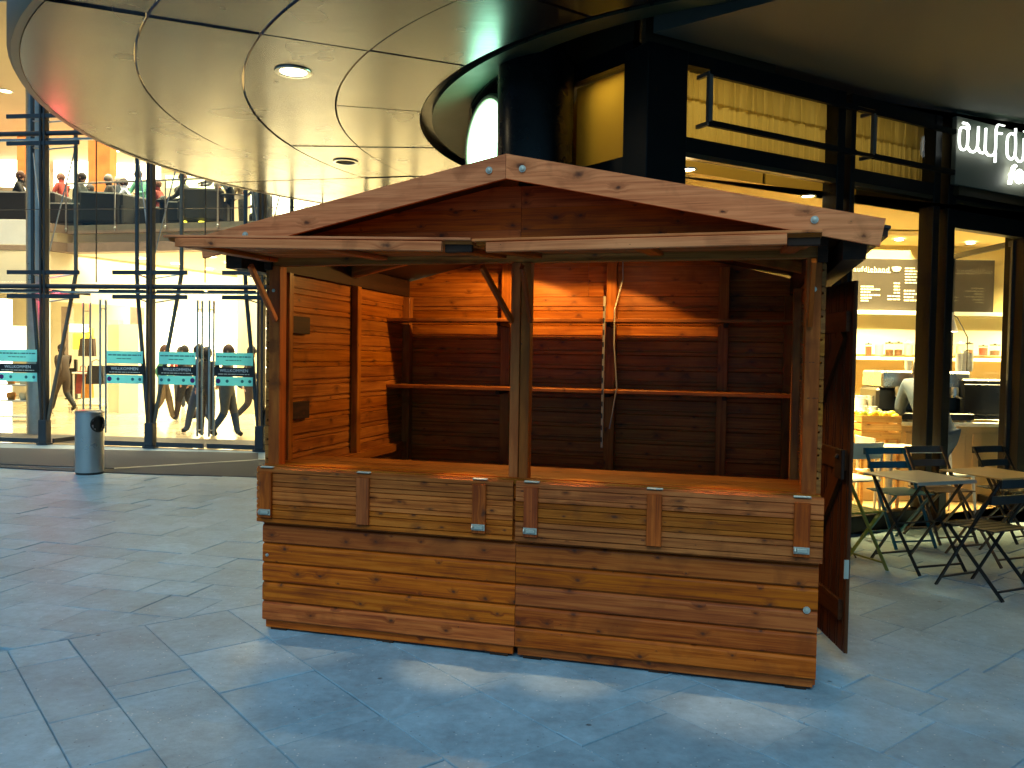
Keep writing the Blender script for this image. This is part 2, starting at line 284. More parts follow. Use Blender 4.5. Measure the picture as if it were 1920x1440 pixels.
# ------------------------------------------------------------------ mesh helpers
class MB:
    def __init__(s): s.v = []; s.f = []; s.mi = []; s.cur = 0
    def add(s, vs, fs):
        b = len(s.v); s.v += [tuple(p) for p in vs]; s.f += [tuple(i+b for i in q) for q in fs]; s.mi += [s.cur]*len(fs); return s
    def box(s, lo, hi, ch=0.0):
        lo = [min(a, b) for a, b in zip(lo, hi)], [max(a, b) for a, b in zip(lo, hi)]
        lo, hi = lo
        if ch <= 0:
            x0, y0, z0 = lo; x1, y1, z1 = hi
            return s.add([(x0,y0,z0),(x1,y0,z0),(x1,y1,z0),(x0,y1,z0),(x0,y0,z1),(x1,y0,z1),(x1,y1,z1),(x0,y1,z1)],
                         [(0,3,2,1),(4,5,6,7),(0,1,5,4),(1,2,6,5),(2,3,7,6),(3,0,4,7)])
        vs = []; 
        for x in (0, 1):
            for y in (0, 1):
                for z in (0, 1):
                    p = [(hi if k else lo)[i] for i, k in enumerate((x, y, z))]
                    d = [(-ch if k else ch) for k in (x, y, z)]
                    for ax in range(3):
                        q = list(p)
                        for j in range(3):
                            if j != ax: q[j] += d[j]
                        vs.append(q)
        def id(x, y, z, ax): return (x*4+y*2+z)*3+ax
        fs = []
        for ax in range(3):   # faces normal to ax use verts whose offset leaves that axis
            a, b = [(1, 2), (2, 0), (0, 1)][ax]
            for sgn in (0, 1):
                q = []
                for (i, j) in ((0, 0), (1, 0), (1, 1), (0, 1)):
                    k = [0, 0, 0]; k[ax] = sgn; k[a] = i; k[b] = j
                    q.append(id(*k, ax))
                fs.append(tuple(q if sgn else q[::-1]))
        for ax in range(3):   # edge bevels along ax
            a, b = [(1, 2), (2, 0), (0, 1)][ax]
            for i in (0, 1):
                for j in (0, 1):
                    def kk(e):
                        k = [0, 0, 0]; k[a] = i; k[b] = j; k[ax] = e; return k
                    q = [id(*kk(0), a), id(*kk(1), a), id(*kk(1), b), id(*kk(0), b)]
                    fs.append(tuple(q if (i == j) else q[::-1]))
        for x in (0, 1):
            for y in (0, 1):
                for z in (0, 1):
                    q = (id(x,y,z,0), id(x,y,z,1), id(x,y,z,2)); fs.append(q if (x+y+z) % 2 else q[::-1])
        return s.add(vs, fs)
    def bar(s, p0, p1, w, h=None, up=(0, 0, 1), ch=0.):
        p0 = Vector(p0); p1 = Vector(p1); h = h or w; d = (p1-p0); ln = d.length; d.normalize(); up = Vector(up)
        if abs(d.dot(up)) > .98: up = Vector((1, 0, 0))
        sx = d.cross(up).normalized(); uz = sx.cross(d).normalized()
        m = MB().box((-w/2, 0, -h/2), (w/2, ln, h/2), ch)
        return s.add([p0+sx*v[0]+d*v[1]+uz*v[2] for v in m.v], m.f)
    def tube(s, pts, r, n=8, caps=True):
        pts = [Vector(p) for p in pts]; rs = r if hasattr(r, '__len__') else [r]*len(pts)
        rings = []; up = Vector((0, 0, 1)); prev = None
        for i, p in enumerate(pts):
            d = (pts[min(i+1, len(pts)-1)]-pts[max(i-1, 0)]).normalized()
            if prev is None:
                a = d.cross(up if abs(d.z) < .95 else Vector((1, 0, 0))).normalized()
            else:
                a = (prev-d*prev.dot(d)).normalized()
            prev = a; b = d.cross(a)
            rings.append([p+(a*math.cos(2*math.pi*k/n)+b*math.sin(2*math.pi*k/n))*rs[i] for k in range(n)])
        vs = [q for r_ in rings for q in r_]; fs = []
        for i in range(len(pts)-1):
            for k in range(n):
                fs.append((i*n+k, (i+1)*n+k, (i+1)*n+(k+1) % n, i*n+(k+1) % n)[::-1])
        if caps: fs.append(tuple(range(n))[::-1][::-1]); fs.append(tuple((len(pts)-1)*n+k for k in range(n))[::-1])
        return s.add(vs, fs)
    def lathe(s, prof, c=(0, 0, 0), n=24, a0=0., a1=2*math.pi):
        full = abs(a1-a0-2*math.pi) < 1e-6; m = n if full else n+1; vs = []; fs = []
        for (r, z) in prof:
            for k in range(m):
                a = a0+(a1-a0)*k/n; vs.append((c[0]+r*math.cos(a), c[1]+r*math.sin(a), c[2]+z))
        for i in range(len(prof)-1):
            for k in range(n):
                k2 = (k+1) % m if full else k+1
                fs.append((i*m+k, i*m+k2, (i+1)*m+k2, (i+1)*m+k))
        return s.add(vs, fs)
    def prism(s, poly, d):           # poly: list of 3D points, extruded by vector d
        n = len(poly); d = Vector(d); vs = [Vector(p) for p in poly]+[Vector(p)+d for p in poly]
        fs = [tuple(range(n))[::-1], tuple(range(n, 2*n))]+[(i, (i+1) % n, n+(i+1) % n, n+i) for i in range(n)]
        return s.add(vs, fs)
    def ball(s, c, r, n=10, m=7):
        rx, ry, rz = r if hasattr(r, '__len__') else (r, r, r)
        vs = [(c[0], c[1], c[2]-rz)]
        for i in range(1, m):
            t = -math.pi/2+math.pi*i/m
            for k in range(n):
                a = 2*math.pi*k/n; vs.append((c[0]+rx*math.cos(t)*math.cos(a), c[1]+ry*math.cos(t)*math.sin(a), c[2]+rz*math.sin(t)))
        vs.append((c[0], c[1], c[2]+rz)); fs = []
        for k in range(n): fs.append((0, 1+(k+1) % n, 1+k))
        for i in range(m-2):
            for k in range(n):
                fs.append((1+i*n+k, 1+i*n+(k+1) % n, 1+(i+1)*n+(k+1) % n, 1+(i+1)*n+k))
        t = len(vs)-1
        for k in range(n): fs.append((1+(m-2)*n+k, 1+(m-2)*n+(k+1) % n, t))
        return s.add(vs, fs)
    def mesh(s, name, mats, smooth=False):
        me = bpy.data.meshes.new(name); me.from_pydata(s.v, [], s.f)
        for m in (mats if isinstance(mats, (list, tuple)) else [mats]): me.materials.append(MAT[m] if isinstance(m, str) else m)
        if any(s.mi): me.polygons.foreach_set('material_index', s.mi)
        if smooth: me.polygons.foreach_set('use_smooth', [True]*len(me.polygons))
        me.update(); return me
    def build(s, name, mats, parent=None, smooth=False, recal=True):
        me = s.mesh(name, mats, smooth)
        if recal:
            import bmesh
            bm = bmesh.new(); bm.from_mesh(me); bmesh.ops.recalc_face_normals(bm, faces=bm.faces); bm.to_mesh(me); bm.free()
        if smooth: shade_auto(me)
        return link(name, me, parent)
def shade_auto(me, ang=40):
    try:
        me.set_sharp_from_angle(angle=R(ang))
    except Exception: pass
def link(name, data, parent=None, loc=None, mw=None):
    o = bpy.data.objects.new(name, data); COL.objects.link(o)
    if parent is not None: o.parent = parent
    if mw is not None: o.matrix_local = mw
    elif loc is not None: o.location = loc
    return o
def tag(o, label=None, cat=None, group=None, kind=None):
    if label: o['label'] = label
    if cat: o['category'] = cat
    if group: o['group'] = group
    if kind: o['kind'] = kind
    return o
def empty(name, loc=(0, 0, 0), rz=0., label=None, cat=None, group=None):
    o = bpy.data.objects.new(name, None); COL.objects.link(o); o.location = loc; o.rotation_euler = (0, 0, rz); o.empty_display_size = .2
    return tag(o, label, cat, group)
def copy_tree(o, parent=None):
    c = o.copy(); COL.objects.link(c); c.parent = parent
    for ch in list(o.children): copy_tree(ch, c)
    return c
_stick = {}
def stick_mesh(Ln, w, th, prof, mat):
    key = (round(Ln, 3), round(w, 4), round(th, 4), prof, mat)
    if key in _stick: return _stick[key]
    y, z, c = th/2, w/2, min(.003, th/5)
    if prof == 'lap':      # outer face -y: wide chamfer at the top, small at the bottom
        pts = [(-y, -z+.002), (-y+.002, -z), (.0, -z), (.0, -z-.006), (.006, -z-.006), (.006, -z), (y, -z), (y, z), (-y+.018, z), (-y+.018, z-.010), (-y+.009, z-.013), (-y+.003, z-.018), (-y, z-.026)]
    elif prof == 'notch2':
        pts = [(-y, -z), (-.004, -z), (-.004, -z-.006), (.002, -z-.006), (.002, -z), (y-.010, -z), (y-.009, -z+.001), (y, -z+.003)]
        for n in (-z/3-.006, z/3+.008): pts += [(y, n-.003), (y-.009, n-.002), (y-.009, n+.002), (y, n+.003)]
        pts += [(y, z-.003), (y-.009, z-.001), (y-.010, z), (-y, z)]
    elif prof == 'notch':  # inner face +y shows a groove near the top edge
        n = z-.033
        pts = [(-y, -z+.003), (-y+.003, -z), (-.004, -z), (-.004, -z-.006), (.002, -z-.006), (.002, -z), (y-.007, -z), (y, -z+.005), (y, n-.006), (y-.010, n-.004), (y-.010, n+.004), (y, n+.006), (y, z-.005), (y-.009, z), (-y+.006, z), (-y, z-.008)]
    else:
        pts = [(-y+c, -z), (y-c, -z), (y, -z+c), (y, z-c), (y-c, z), (-y+c, z), (-y, z-c), (-y, -z+c)]
    n = len(pts)
    vs = [(-Ln/2, a, b) for a, b in pts]+[(Ln/2, a, b) for a, b in pts]
    fs = [tuple(range(n))[::-1], tuple(range(n, 2*n))]+[(i, (i+1) % n, n+(i+1) % n, n+i) for i in range(n)]
    m = MB().add(vs, fs).mesh('stick', mat)
    import bmesh
    bm = bmesh.new(); bm.from_mesh(m); bmesh.ops.recalc_face_normals(bm, faces=bm.faces); bm.to_mesh(m); bm.free()
    _stick[key] = m; return m
def stick(name, p0, p1, w, th, normal, mat, parent, prof='plain'):
    """a board: runs p0->p1, th thick along normal, w wide across"""
    p0 = Vector(p0); p1 = Vector(p1); X = (p1-p0); Ln = X.length; X.normalize(); Y = Vector(normal); Y = (Y-X*Y.dot(X)).normalized(); Z = X.cross(Y)
    c = (p0+p1)/2
    mw = Matrix(((X.x, Y.x, Z.x, c.x), (X.y, Y.y, Z.y, c.y), (X.z, Y.z, Z.z, c.z), (0, 0, 0, 1)))
    return link(name, stick_mesh(Ln, w, th, prof, mat), parent, mw=mw)
def light(name, kind, loc, energy, col, parent=None, rot=(0, 0, 0), **kw):
    d = bpy.data.lights.new(name, kind); d.energy = energy; d.color = col
    for k, v in kw.items(): setattr(d, k, v)
    o = bpy.data.objects.new(name, d); COL.objects.link(o); o.location = loc; o.rotation_euler = rot
    if parent: o.parent = parent
    return o
def text_mesh(name, body, size, mat, parent, loc, rot, extrude=.002, spacing=1.0, align='LEFT'):
    cu = bpy.data.curves.new(name, 'FONT'); cu.body = body; cu.size = size; cu.extrude = extrude; cu.space_character = spacing; cu.align_x = align; cu.resolution_u = 3
    t = bpy.data.objects.new(name, cu); COL.objects.link(t)
    dg = bpy.context.evaluated_depsgraph_get(); me = bpy.data.meshes.new_from_object(t.evaluated_get(dg)); bpy.data.objects.remove(t)
    me.materials.clear(); me.materials.append(MAT[mat])
    o = link(name, me, parent); o.location = loc; o.rotation_euler = rot; return o

# ================================================================== GROUND
g = MB().add([(-150, -150, -.03), (150, -150, -.03), (150, 150, -.03), (-150, 150, -.03)], [(0, 1, 2, 3)]).build('ground', 'joint_sand'); tag(g, kind='structure')
RD, AD = Vector((.63, -.7766, 0)).normalized(), Vector((.7766, .63, 0)).normalized()
pav = empty('plaza_pavement', (0, 0, 0)); tag(pav, kind='structure', label='grey natural stone slab paving of the plaza')
slabs = []
def vis_scale(c):
    v = c-CAM; dd = v.dot(_F)
    if dd < .4: return 0
    x = 960+FPX*v.dot(_R)/dd; y = 720-FPX*v.dot(_U)/dd
    return 1/dd**2*(1 if -250 < x < 2170 and -50 < y < 1800 else .02)
def zone(r0, r1, rows, rd, ad, seed, joints={}, keep=None, lens=(.38, .5, .6, .78)):
    q = random.Random(seed)
    for i in range(len(rows)-1):
        a0, a1 = rows[i], rows[i+1]; cuts = [r0]
        fixed = joints.get(i)
        if fixed: cuts += fixed
        else: cuts.append(r0+q.uniform(.15, .7))
        while cuts[-1] < r1: cuts.append(cuts[-1]+(q.choice(lens) if q.random() > .1 else .16))
        for c0, c1 in zip(cuts, cuts[1:]):
            c = rd*((c0+c1)/2)+ad*((a0+a1)/2)
            if keep and not keep(c): continue
            slabs.append((rd, ad, c0, c1, a0, a1, c))
rows1 = [-2.6, -2.2, -1.7, -1.3, -.8, -.35, .17, .673, .962, 1.361, 1.85, 2.36, 2.9, 3.3, 3.8, 4.1, 4.6, 5.0, 5.5, 5.9, 6.4, 6.8, 7.3, 7.7, 8.2, 8.6, 9.1]
zone(-5.05, 1.5, rows1, RD, AD, 3, {7: [-4.746, -3.95, -3.45], 8: [-4.215, -4.04, -3.2]}, keep=lambda c: c.y > -.6 and c.x < 7.5 and c.y < 6.75+max(0, (c.x-1.3))*.5)
D2 = Vector((math.cos(R(-14)), math.sin(R(-14)), 0)); E2 = Vector((math.sin(R(14)), math.cos(R(14)), 0))
rows2 = [2.6]
q2 = random.Random(5)
while rows2[-1] < 10.8: rows2.append(rows2[-1]+q2.choice((.3, .4, .5, .4)))
zone(-13.5, 3.0, rows2, D2, E2, 9, {}, keep=lambda c: c.dot(RD) < -5.05+.3 and c.y < 10.8 and c.x < .9 and c.x > -12)
slabs.sort(key=lambda s: -vis_scale(s[6]))
rest = MB()
for i, (rd, ad, c0, c1, a0, a1, c) in enumerate(slabs):
    gp = .0022; h = rng.uniform(-.0025, .0022); tx = rng.uniform(-.0016, .0016); ty = rng.uniform(-.0016, .0016)
    hx, hy = (c1-c0)/2-gp, (a1-a0)/2-gp; ch = .004
    poly = [c+rd*(sx*hx)+ad*(sy*hy) for sx, sy in ((-1, -1), (1, -1), (1, 1), (-1, 1))]
    if rd is D2:           # trim the second zone along the straight seam
        out = []
        for a_, b_ in zip(poly, poly[1:]+poly[:1]):
            da, db = a_.dot(RD)+5.056, b_.dot(RD)+5.056
            if da <= 0: out.append(a_)
            if da*db < 0: out.append(a_+(b_-a_)*(da/(da-db)))
        poly = out
        if len(poly) < 3 or (max(p.dot(RD) for p in poly)-min(p.dot(RD) for p in poly)) < .02: continue
        c = sum(poly, Vector())/len(poly)
    poly = [p-c for p in poly]
    area = sum(a_.x*b_.y-a_.y*b_.x for a_, b_ in zip(poly, poly[1:]+poly[:1]))
    if area < 0: poly = poly[::-1]
    n_ = len(poly); vs = []
    for (ex, ez) in ((0, -.025), (0, -ch), (1, 0)):
        for p in poly:
            u = p*(1-(ch/p.length if ex else 0)); vs.append((u.x, u.y, ez+(h+tx*p.x*4+ty*p.y*4 if ez > -.02 else 0)))
    fs = [tuple(range(2*n_, 3*n_))]+[(k+j, k+(j+1) % n_, k+n_+(j+1) % n_, k+n_+j) for k in (0, n_) for j in range(n_)]
    if i < 300:
        o = MB().add(vs, fs).build('slab', 'slab_stone', pav, recal=False); o.location = (c.x, c.y, 0)
    else:
        rest.add([(v[0]+c.x, v[1]+c.y, v[2]) for v in vs], fs)
tag(rest.build('slab_field', 'slab_stone', pav, recal=False), kind='stuff')
# a flat stone sheet carries the paving on beyond the slabs that can be told apart
far = MB()
for x0, y0, x1, y1 in ((-60, -40, -12, 14.5), (-12, -40, 7.5, -.45), (7.5, -40, 60, 8), (-12, -.45, -5.2, 2.4), (4.2, -.45, 7.5, 1.2)):
    far.add([(x0, y0, -.012), (x1, y0, -.012), (x1, y1, -.012), (x0, y1, -.012)], [(0, 1, 2, 3)])
far.add([(-12, 10.6, -.006), (1.6, 10.6, -.006), (1.6, 14.6, -.006), (-12, 14.6, -.006)], [(0, 1, 2, 3)])
far.add([(-12, -.6, -.011), (7.5, -.6, -.011), (7.5, 14.6, -.011), (-12, 14.6, -.011)], [(0, 1, 2, 3)])
tag(far.build('paving', 'ground_stone'), kind='structure')

# ================================================================== MARKET STALL
A = atZ(495, 1179); B = atZ(1528, 1296)
HW = (B-A).length; HRZ = math.atan2(B.y-A.y, B.x-A.x); HD = 2.06
hut = empty('market_stall', (A.x, A.y, 0), HRZ, 'open wooden market stall of stained planks with raised hatches and pitched roof', 'market stall')
print('HUT', A, B, HW, math.degrees(HRZ))
def hp(s, t, z): return Vector((s, t, z))
MID = HW/2
NX, NY, NZ = Vector((1, 0, 0)), Vector((0, 1, 0)), Vector((0, 0, 1))
PH = .1125
# front cladding
for (s0, s1) in ((.0, MID-.0015), (MID+.0015, HW)):
    z = .066
    for k in range(8):
        z1 = z+PH
        if z1 > .975: z1 = .925
        if z1-z < .05: break
        # face at t=-.02
        stick('plank', (s0, -.01, (z+z1)/2), (s1, -.01, (z+z1)/2), z1-z-.0006, .02, NY, 'wood_stained', hut, 'lap')
        z = z1
    stick('plinth', (s0+.012, .016, .040), (s1-.012, .016, .040), .052, .03, NY, 'wood_stained', hut)
    for f_ in (.06, .5, .94): MB().box((s0+(s1-s0)*f_-.05, .004, .0), (s0+(s1-s0)*f_+.05, .06, .0135)).build('packer', 'wood_dark', hut)
# side and rear skirting beams + floor
stick('plinth', (.012, .04, .040), (.012, HD, .040), .052, .03, NX, 'wood_batten', hut); stick('plinth', (HW-.012, .04, .040), (HW-.012, HD, .040), .052, .03, NX, 'wood_batten', hut)
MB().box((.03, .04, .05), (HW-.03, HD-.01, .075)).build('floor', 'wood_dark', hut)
# left, right, rear walls
WT = 2.075
nrow = 18; ph = (WT-.07)/nrow
DT0, DT1 = .40, 1.20      # doorway in the right wall
for k in range(nrow):
    z = .07+ph*(k+.5)
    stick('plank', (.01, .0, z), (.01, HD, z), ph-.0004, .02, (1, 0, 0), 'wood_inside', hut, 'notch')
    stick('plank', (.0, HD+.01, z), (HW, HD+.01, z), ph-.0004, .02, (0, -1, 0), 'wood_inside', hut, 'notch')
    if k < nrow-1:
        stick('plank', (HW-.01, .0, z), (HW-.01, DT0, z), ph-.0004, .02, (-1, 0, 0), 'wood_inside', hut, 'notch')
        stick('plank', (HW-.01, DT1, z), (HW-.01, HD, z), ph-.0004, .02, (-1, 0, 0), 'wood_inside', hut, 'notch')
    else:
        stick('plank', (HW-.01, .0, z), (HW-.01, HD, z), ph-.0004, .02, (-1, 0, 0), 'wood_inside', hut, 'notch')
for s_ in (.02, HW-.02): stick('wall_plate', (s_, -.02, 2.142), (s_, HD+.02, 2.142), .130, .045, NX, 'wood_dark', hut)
# gables: roof underside line  z = RZ - slope*|s-MID|
RUN = MID+.225; ZR, ZE = 2.52, 2.155          # underside of the roof at the ridge and at the eave tips
SL = (ZR-ZE)/RUN
def roofz(s): return ZR-SL*abs(s-MID)
def gable(t, n, z0, mat, fy):
    z = z0
    while z < ZR-.03:
        z1 = min(z+PH, ZR-.02)
        def lim(zz): return min(MID, (ZR+.006-zz)/SL)
        h0, h1 = lim(z), lim(z1)
        for (a, b) in ((-1, 0), (0, 1)):
            sgn = -1 if a < 0 else 1
            p = [(0, 0, z+.0005), (sgn*h0, 0, z+.0005), (sgn*h1, 0, z1-.0005), (0, 0, z1-.0005)]
            if h0 < .05: continue
            o = MB().prism(p, (0, .02, 0)).build('gable_plank', mat, hut); o.location = (MID+sgn*.001, t, 0)
        z = z1
gable(-.02, 1, 2.155, 'wood_stained', -1); gable(HD, 1, WT, 'wood_inside', 1)
# header over the opening
stick('header', (.02, .03, 2.13), (HW-.02, .03, 2.13), .06, .05, NY, 'wood_inside', hut)
# posts
for s in (.055, HW-.055): stick('post', (s, .035, .96), (s, .035, 2.098), .075, .07, NX, 'wood_post', hut)
stick('post', (MID-.028, .035, .96), (MID-.028, .035, 2.098), .07, .05, NX, 'wood_post', hut)
stick('post', (MID+.028, .032, .96), (MID+.028, .032, 2.098), .07, .05, NX, 'wood_post', hut)
for (s, t) in ((.05, HD-.05), (HW-.05, HD-.05)): stick('post', (s, t, .08), (s, t, 2.07), .07, .06, NX, 'wood_inside', hut)
# studs
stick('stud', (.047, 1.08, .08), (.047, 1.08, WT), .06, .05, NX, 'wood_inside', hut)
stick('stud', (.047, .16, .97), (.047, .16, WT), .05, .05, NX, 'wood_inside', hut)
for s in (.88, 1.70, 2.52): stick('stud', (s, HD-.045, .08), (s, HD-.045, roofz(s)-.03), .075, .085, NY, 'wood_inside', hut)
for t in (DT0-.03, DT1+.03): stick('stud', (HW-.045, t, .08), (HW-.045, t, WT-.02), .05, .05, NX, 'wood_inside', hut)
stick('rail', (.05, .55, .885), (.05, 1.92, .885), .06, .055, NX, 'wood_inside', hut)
for z in (1.255, 1.775): stick('dark_block', (.035, .12, z), (.035, .42, z), .105, .03, NX, 'wood_dark', hut)  # two dark boards on the left wall
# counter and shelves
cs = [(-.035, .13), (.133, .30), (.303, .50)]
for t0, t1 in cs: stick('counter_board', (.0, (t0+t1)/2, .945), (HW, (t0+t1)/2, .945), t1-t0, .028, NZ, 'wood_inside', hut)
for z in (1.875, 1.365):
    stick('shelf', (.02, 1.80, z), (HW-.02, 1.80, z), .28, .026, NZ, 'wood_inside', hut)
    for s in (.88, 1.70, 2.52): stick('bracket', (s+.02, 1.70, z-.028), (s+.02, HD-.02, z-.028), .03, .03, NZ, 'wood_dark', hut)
# roof
for sg in (-1, 1):
    e = MID+sg*RUN
    q = [(MID, -.25, ZR+.003), (e, -.25, ZE+.003), (e, HD+.12, ZE+.003), (MID, HD+.12, ZR+.003)]
    MB().prism(q, (0, 0, .035)).build('roof_deck', 'wood_dark', hut)
    q = [(MID, -.26, ZR+.039), (e+sg*.01, -.26, ZE+.039), (e+sg*.01, HD+.13, ZE+.039), (MID, HD+.13, ZR+.039)]
    MB().prism(q, (0, 0, .012)).build('roof_felt', 'roof_felt', hut)
    # barge boards at the front, mitred at the ridge
    zt, zb = .080, -.040
    q = [(sg*.001, 0, ZR+zt), (sg*(RUN+.0), 0, ZE+zt), (sg*(RUN-.02), 0, ZE+zb), (sg*.001, 0, ZR+zb)]
    o = MB().prism(q, (0, .024, 0)).build('barge_board', 'wood_rough_sawn', hut); o.location = (MID-.015, -.28, 0)
    stick('purlin', (MID+sg*(MID+.10), -.17, ZE-.035), (MID+sg*(MID+.10), HD+.1, ZE-.035), .10, .10, NX, 'wood_dark', hut)
    stick('rafter', (MID+sg*.03, HD*.5, ZR-.045), (e-sg*.2, HD*.5, roofz(e-sg*.2)-.045), .07, .05, NY, 'wood_inside', hut)
stick('ridge_beam', (MID, .01, ZR-.045), (MID, HD-.02, ZR-.045), .08, .05, NX, 'wood_dark', hut)
# bolts
def bolt(s, t, z, r=.011):
    m = MB().lathe([(0, -.004), (r*1.6, -.004), (r*1.6, 0), (r, .0), (r*.95, .005), (0, .007)], n=10)
    o = m.build('bolt', 'zinc', hut, smooth=True); o.location = (s, t, z); o.rotation_euler = (R(90), 0, 0)
for s in (.06, MID-.085, MID+.085, HW-.07): bolt(s-.015, -.285, roofz(s)+.02)
bolt(HW-.05, -.025, .40); bolt(.03, -.024, .44, .006); bolt(HW-.055, -.006, 1.95, .008); bolt(.05, -.006, 1.96, .006)
# drop flaps hanging below the counter
for (s0, s1, bt) in ((-.018, MID-.012, (.065, .665, 1.335)), (MID+.004, HW+.012, (.085, .72, 1.42))):
    fl = link('flap', None, hut); fl.empty_display_size = .1
    zz = .948; hgt = [.103, .104, .105]
    for h in hgt:
        stick('plank', (s0, -.045, zz-h/2), (s1, -.045, zz-h/2), h-.0008, .022, (0, -1, 0), 'wood_weathered', fl, 'notch2'); zz -= h
    for b in bt: stick('batten', (s0+b, -.066, .925), (s0+b, -.066, .668), .074, .021, NY, 'wood_batten', fl)
    for b in bt:
        m = MB().box((-.04, -.02, -.002), (.04, .02, .001)).tube([(-.04, -.001, 0), (.04, -.001, 0)], .005, 6)
        o = m.build('hinge', 'zinc', fl); o.location = (s0+b, -.046, .953)
    for b in ((bt[0], bt[2])):
        m = MB().box((-.036, -.004, -.016), (.036, 0, .016)).box((-.022, -.014, -.009), (.028, -.004, .009), .002).tube([(-.03, -.012, -.012), (-.03, -.02, 0), (-.03, -.012, .012)], .004, 6)
        o = m.build('latch', 'zinc', fl); o.location = (s0+b, -.0775, .70)
# raised hatches
def hatch(s0, s1, z0, z1, pr):
    h = link('hatch', None, hut); h.empty_display_size = .1
    zi = 2.15
    nb = 7
    for k in range(nb):
        ta, tb = -.03-(pr-.03)*k/nb, -.03-(pr-.03)*(k+1)/nb
        f = (k+.5)/nb; tm = (ta+tb)/2
        stick('plank', (s0, tm, zi+(z0-zi)*f), (s1, tm, zi+(z1-zi)*f), (ta-tb)-.003, .02, (0, 0, -1), 'wood_weathered', h, 'notch')
    stick('edge_strip', (s0+.05, -pr-.008, z0-.018), (s1-.13, -pr-.008, z1-.018+.003), .042, .026, NY, 'wood_rough_sawn', h)
    stick('edge_cap', (s0-.02, -pr+.03, z0+.014), (s1, -pr+.03, z1+.014), .09, .012, NZ, 'wood_rough_sawn', h)
    stick('stop_block', (s1-.125, -pr+.03, z1-.018), (s1-.004, -pr+.03, z1-.018), .038, .03, NY, 'wood_dark', h)
    for f in (.06, .5, .94):
        s = s0+(s1-s0)*f; ze = z0+(z1-z0)*f
        stick('batten', (s, -.05, zi-.024), (s, -pr+.04, ze-.024), .07, .02, NZ, 'wood_batten', h)
    return h
hatch(-.02, MID-.012, 2.138, 2.090, .82); hatch(MID+.004, HW-.10, 2.088, 2.094, .80)
for (s, sx, tz) in ((.07, -.02, (1.79, -.24, 2.075)), (MID-.045, -.09, (1.79, -.27, 2.05)), (MID+.06, .0, (1.79, -.22, 2.05)), (HW-.07, -.01, (1.78, -.24, 2.06))):
    stick('strut', (s, -.012, tz[0]), (s+sx, tz[1], tz[2]), .035, .022, NX, 'wood_batten', hut)
# ledged and braced door, swung open on the right side
DW, DHt = .80, 1.97
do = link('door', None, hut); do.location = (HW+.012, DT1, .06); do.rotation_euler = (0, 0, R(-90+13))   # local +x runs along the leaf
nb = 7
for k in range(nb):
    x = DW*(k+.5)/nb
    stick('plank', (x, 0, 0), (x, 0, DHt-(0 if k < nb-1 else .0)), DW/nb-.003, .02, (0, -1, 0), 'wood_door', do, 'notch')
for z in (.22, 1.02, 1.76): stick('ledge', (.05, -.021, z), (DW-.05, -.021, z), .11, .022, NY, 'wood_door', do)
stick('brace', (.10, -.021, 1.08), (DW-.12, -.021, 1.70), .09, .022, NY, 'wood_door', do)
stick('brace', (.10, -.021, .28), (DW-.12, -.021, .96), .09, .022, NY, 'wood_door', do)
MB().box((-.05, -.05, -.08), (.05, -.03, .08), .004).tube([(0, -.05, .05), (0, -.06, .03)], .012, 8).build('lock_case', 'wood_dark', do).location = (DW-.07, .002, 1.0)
MB().box((-.003, -.045, -.05), (.003, -.02, .05)).build('strike_plate', 'zinc', do).location = (DW, .02, .45)
# paper notice on the corner post by the doorway
tag(MB().box((-.0015, -.05, -.14), (.0015, .05, .14)).build('notice', 'paper', hut), 'small white paper notice pinned beside the doorway')
bpy.data.objects['notice'].location = (HW+.004, .22, 1.02)
# lamps hanging under the stall roof
def clip_lamp(nm, s, t, z, en, ang, lab, blend=.25):
    p = hut_matrix @ Vector((s, t, z))
    e = empty(nm, p, HRZ, lab, 'lamp', 'lamps hung inside the stall')
    MB().lathe([(.0, .13), (.02, .13), (.025, .07), (.075, .012), (.078, .012), (.029, .074), (.0, .136)], n=20).build('shade', 'lamp_metal', e, smooth=True)
    MB().lathe([(0, -.005), (.02, .0), (.028, .022), (.022, .045), (.012, .06), (0, .06)], n=12).build('bulb', 'lamp_warm', e, smooth=True)
    MB().tube([(0, 0, .13), (0, 0, .2+0*z)], .004, 6).build('flex', 'cable_white', e)
    light('bulb_light', 'SPOT', (0, 0, -.02), en, (1, .53, .12), e, rot=(0, R(14), 0), spot_size=R(ang), spot_blend=blend, shadow_soft_size=.025)
hut_matrix = Matrix.Translation(Vector((A.x, A.y, 0))) @ Matrix.Rotation(HRZ, 4, 'Z')
clip_lamp('work_lamp', 1.15, 1.50, 2.335, 38, 158, 'metal work lamp under the stall roof left of the hanging cable', .12)
clip_lamp('work_lamp', 1.86, 1.50, 2.32, 26, 146, 'metal work lamp under the stall roof right of the hanging cable', .12)
for k_, s_ in enumerate((.42, 1.18, 1.86, 2.52)):
    p = hut_matrix @ Vector((s_, .14, 2.19)); e = empty('stall_spot', p, HRZ, 'small warm spot under the stall header, %s from the left' % ('first', 'second', 'third', 'fourth')[k_], 'lamp', 'spots under the stall header')
    MB().lathe([(0, .01), (.034, .01), (.034, -.03), (.03, -.03), (.028, .0)], n=16).build('housing', 'lamp_metal', e, smooth=True)
    MB().lathe([(0, -.012), (.028, -.014)], n=16).build('lens', 'lamp_warm', e)
    light('spot_light', 'SPOT', (0, 0, -.032), (50, 92, 78, 62)[k_], (1, .58, .27), e, rot=(R((-8.5, -9.5, -9, -11)[k_]), R((3, -2, 1, -3)[k_]), 0), spot_size=R((24, 20, 17, 25)[k_]), spot_blend=1.0, shadow_soft_size=.015)
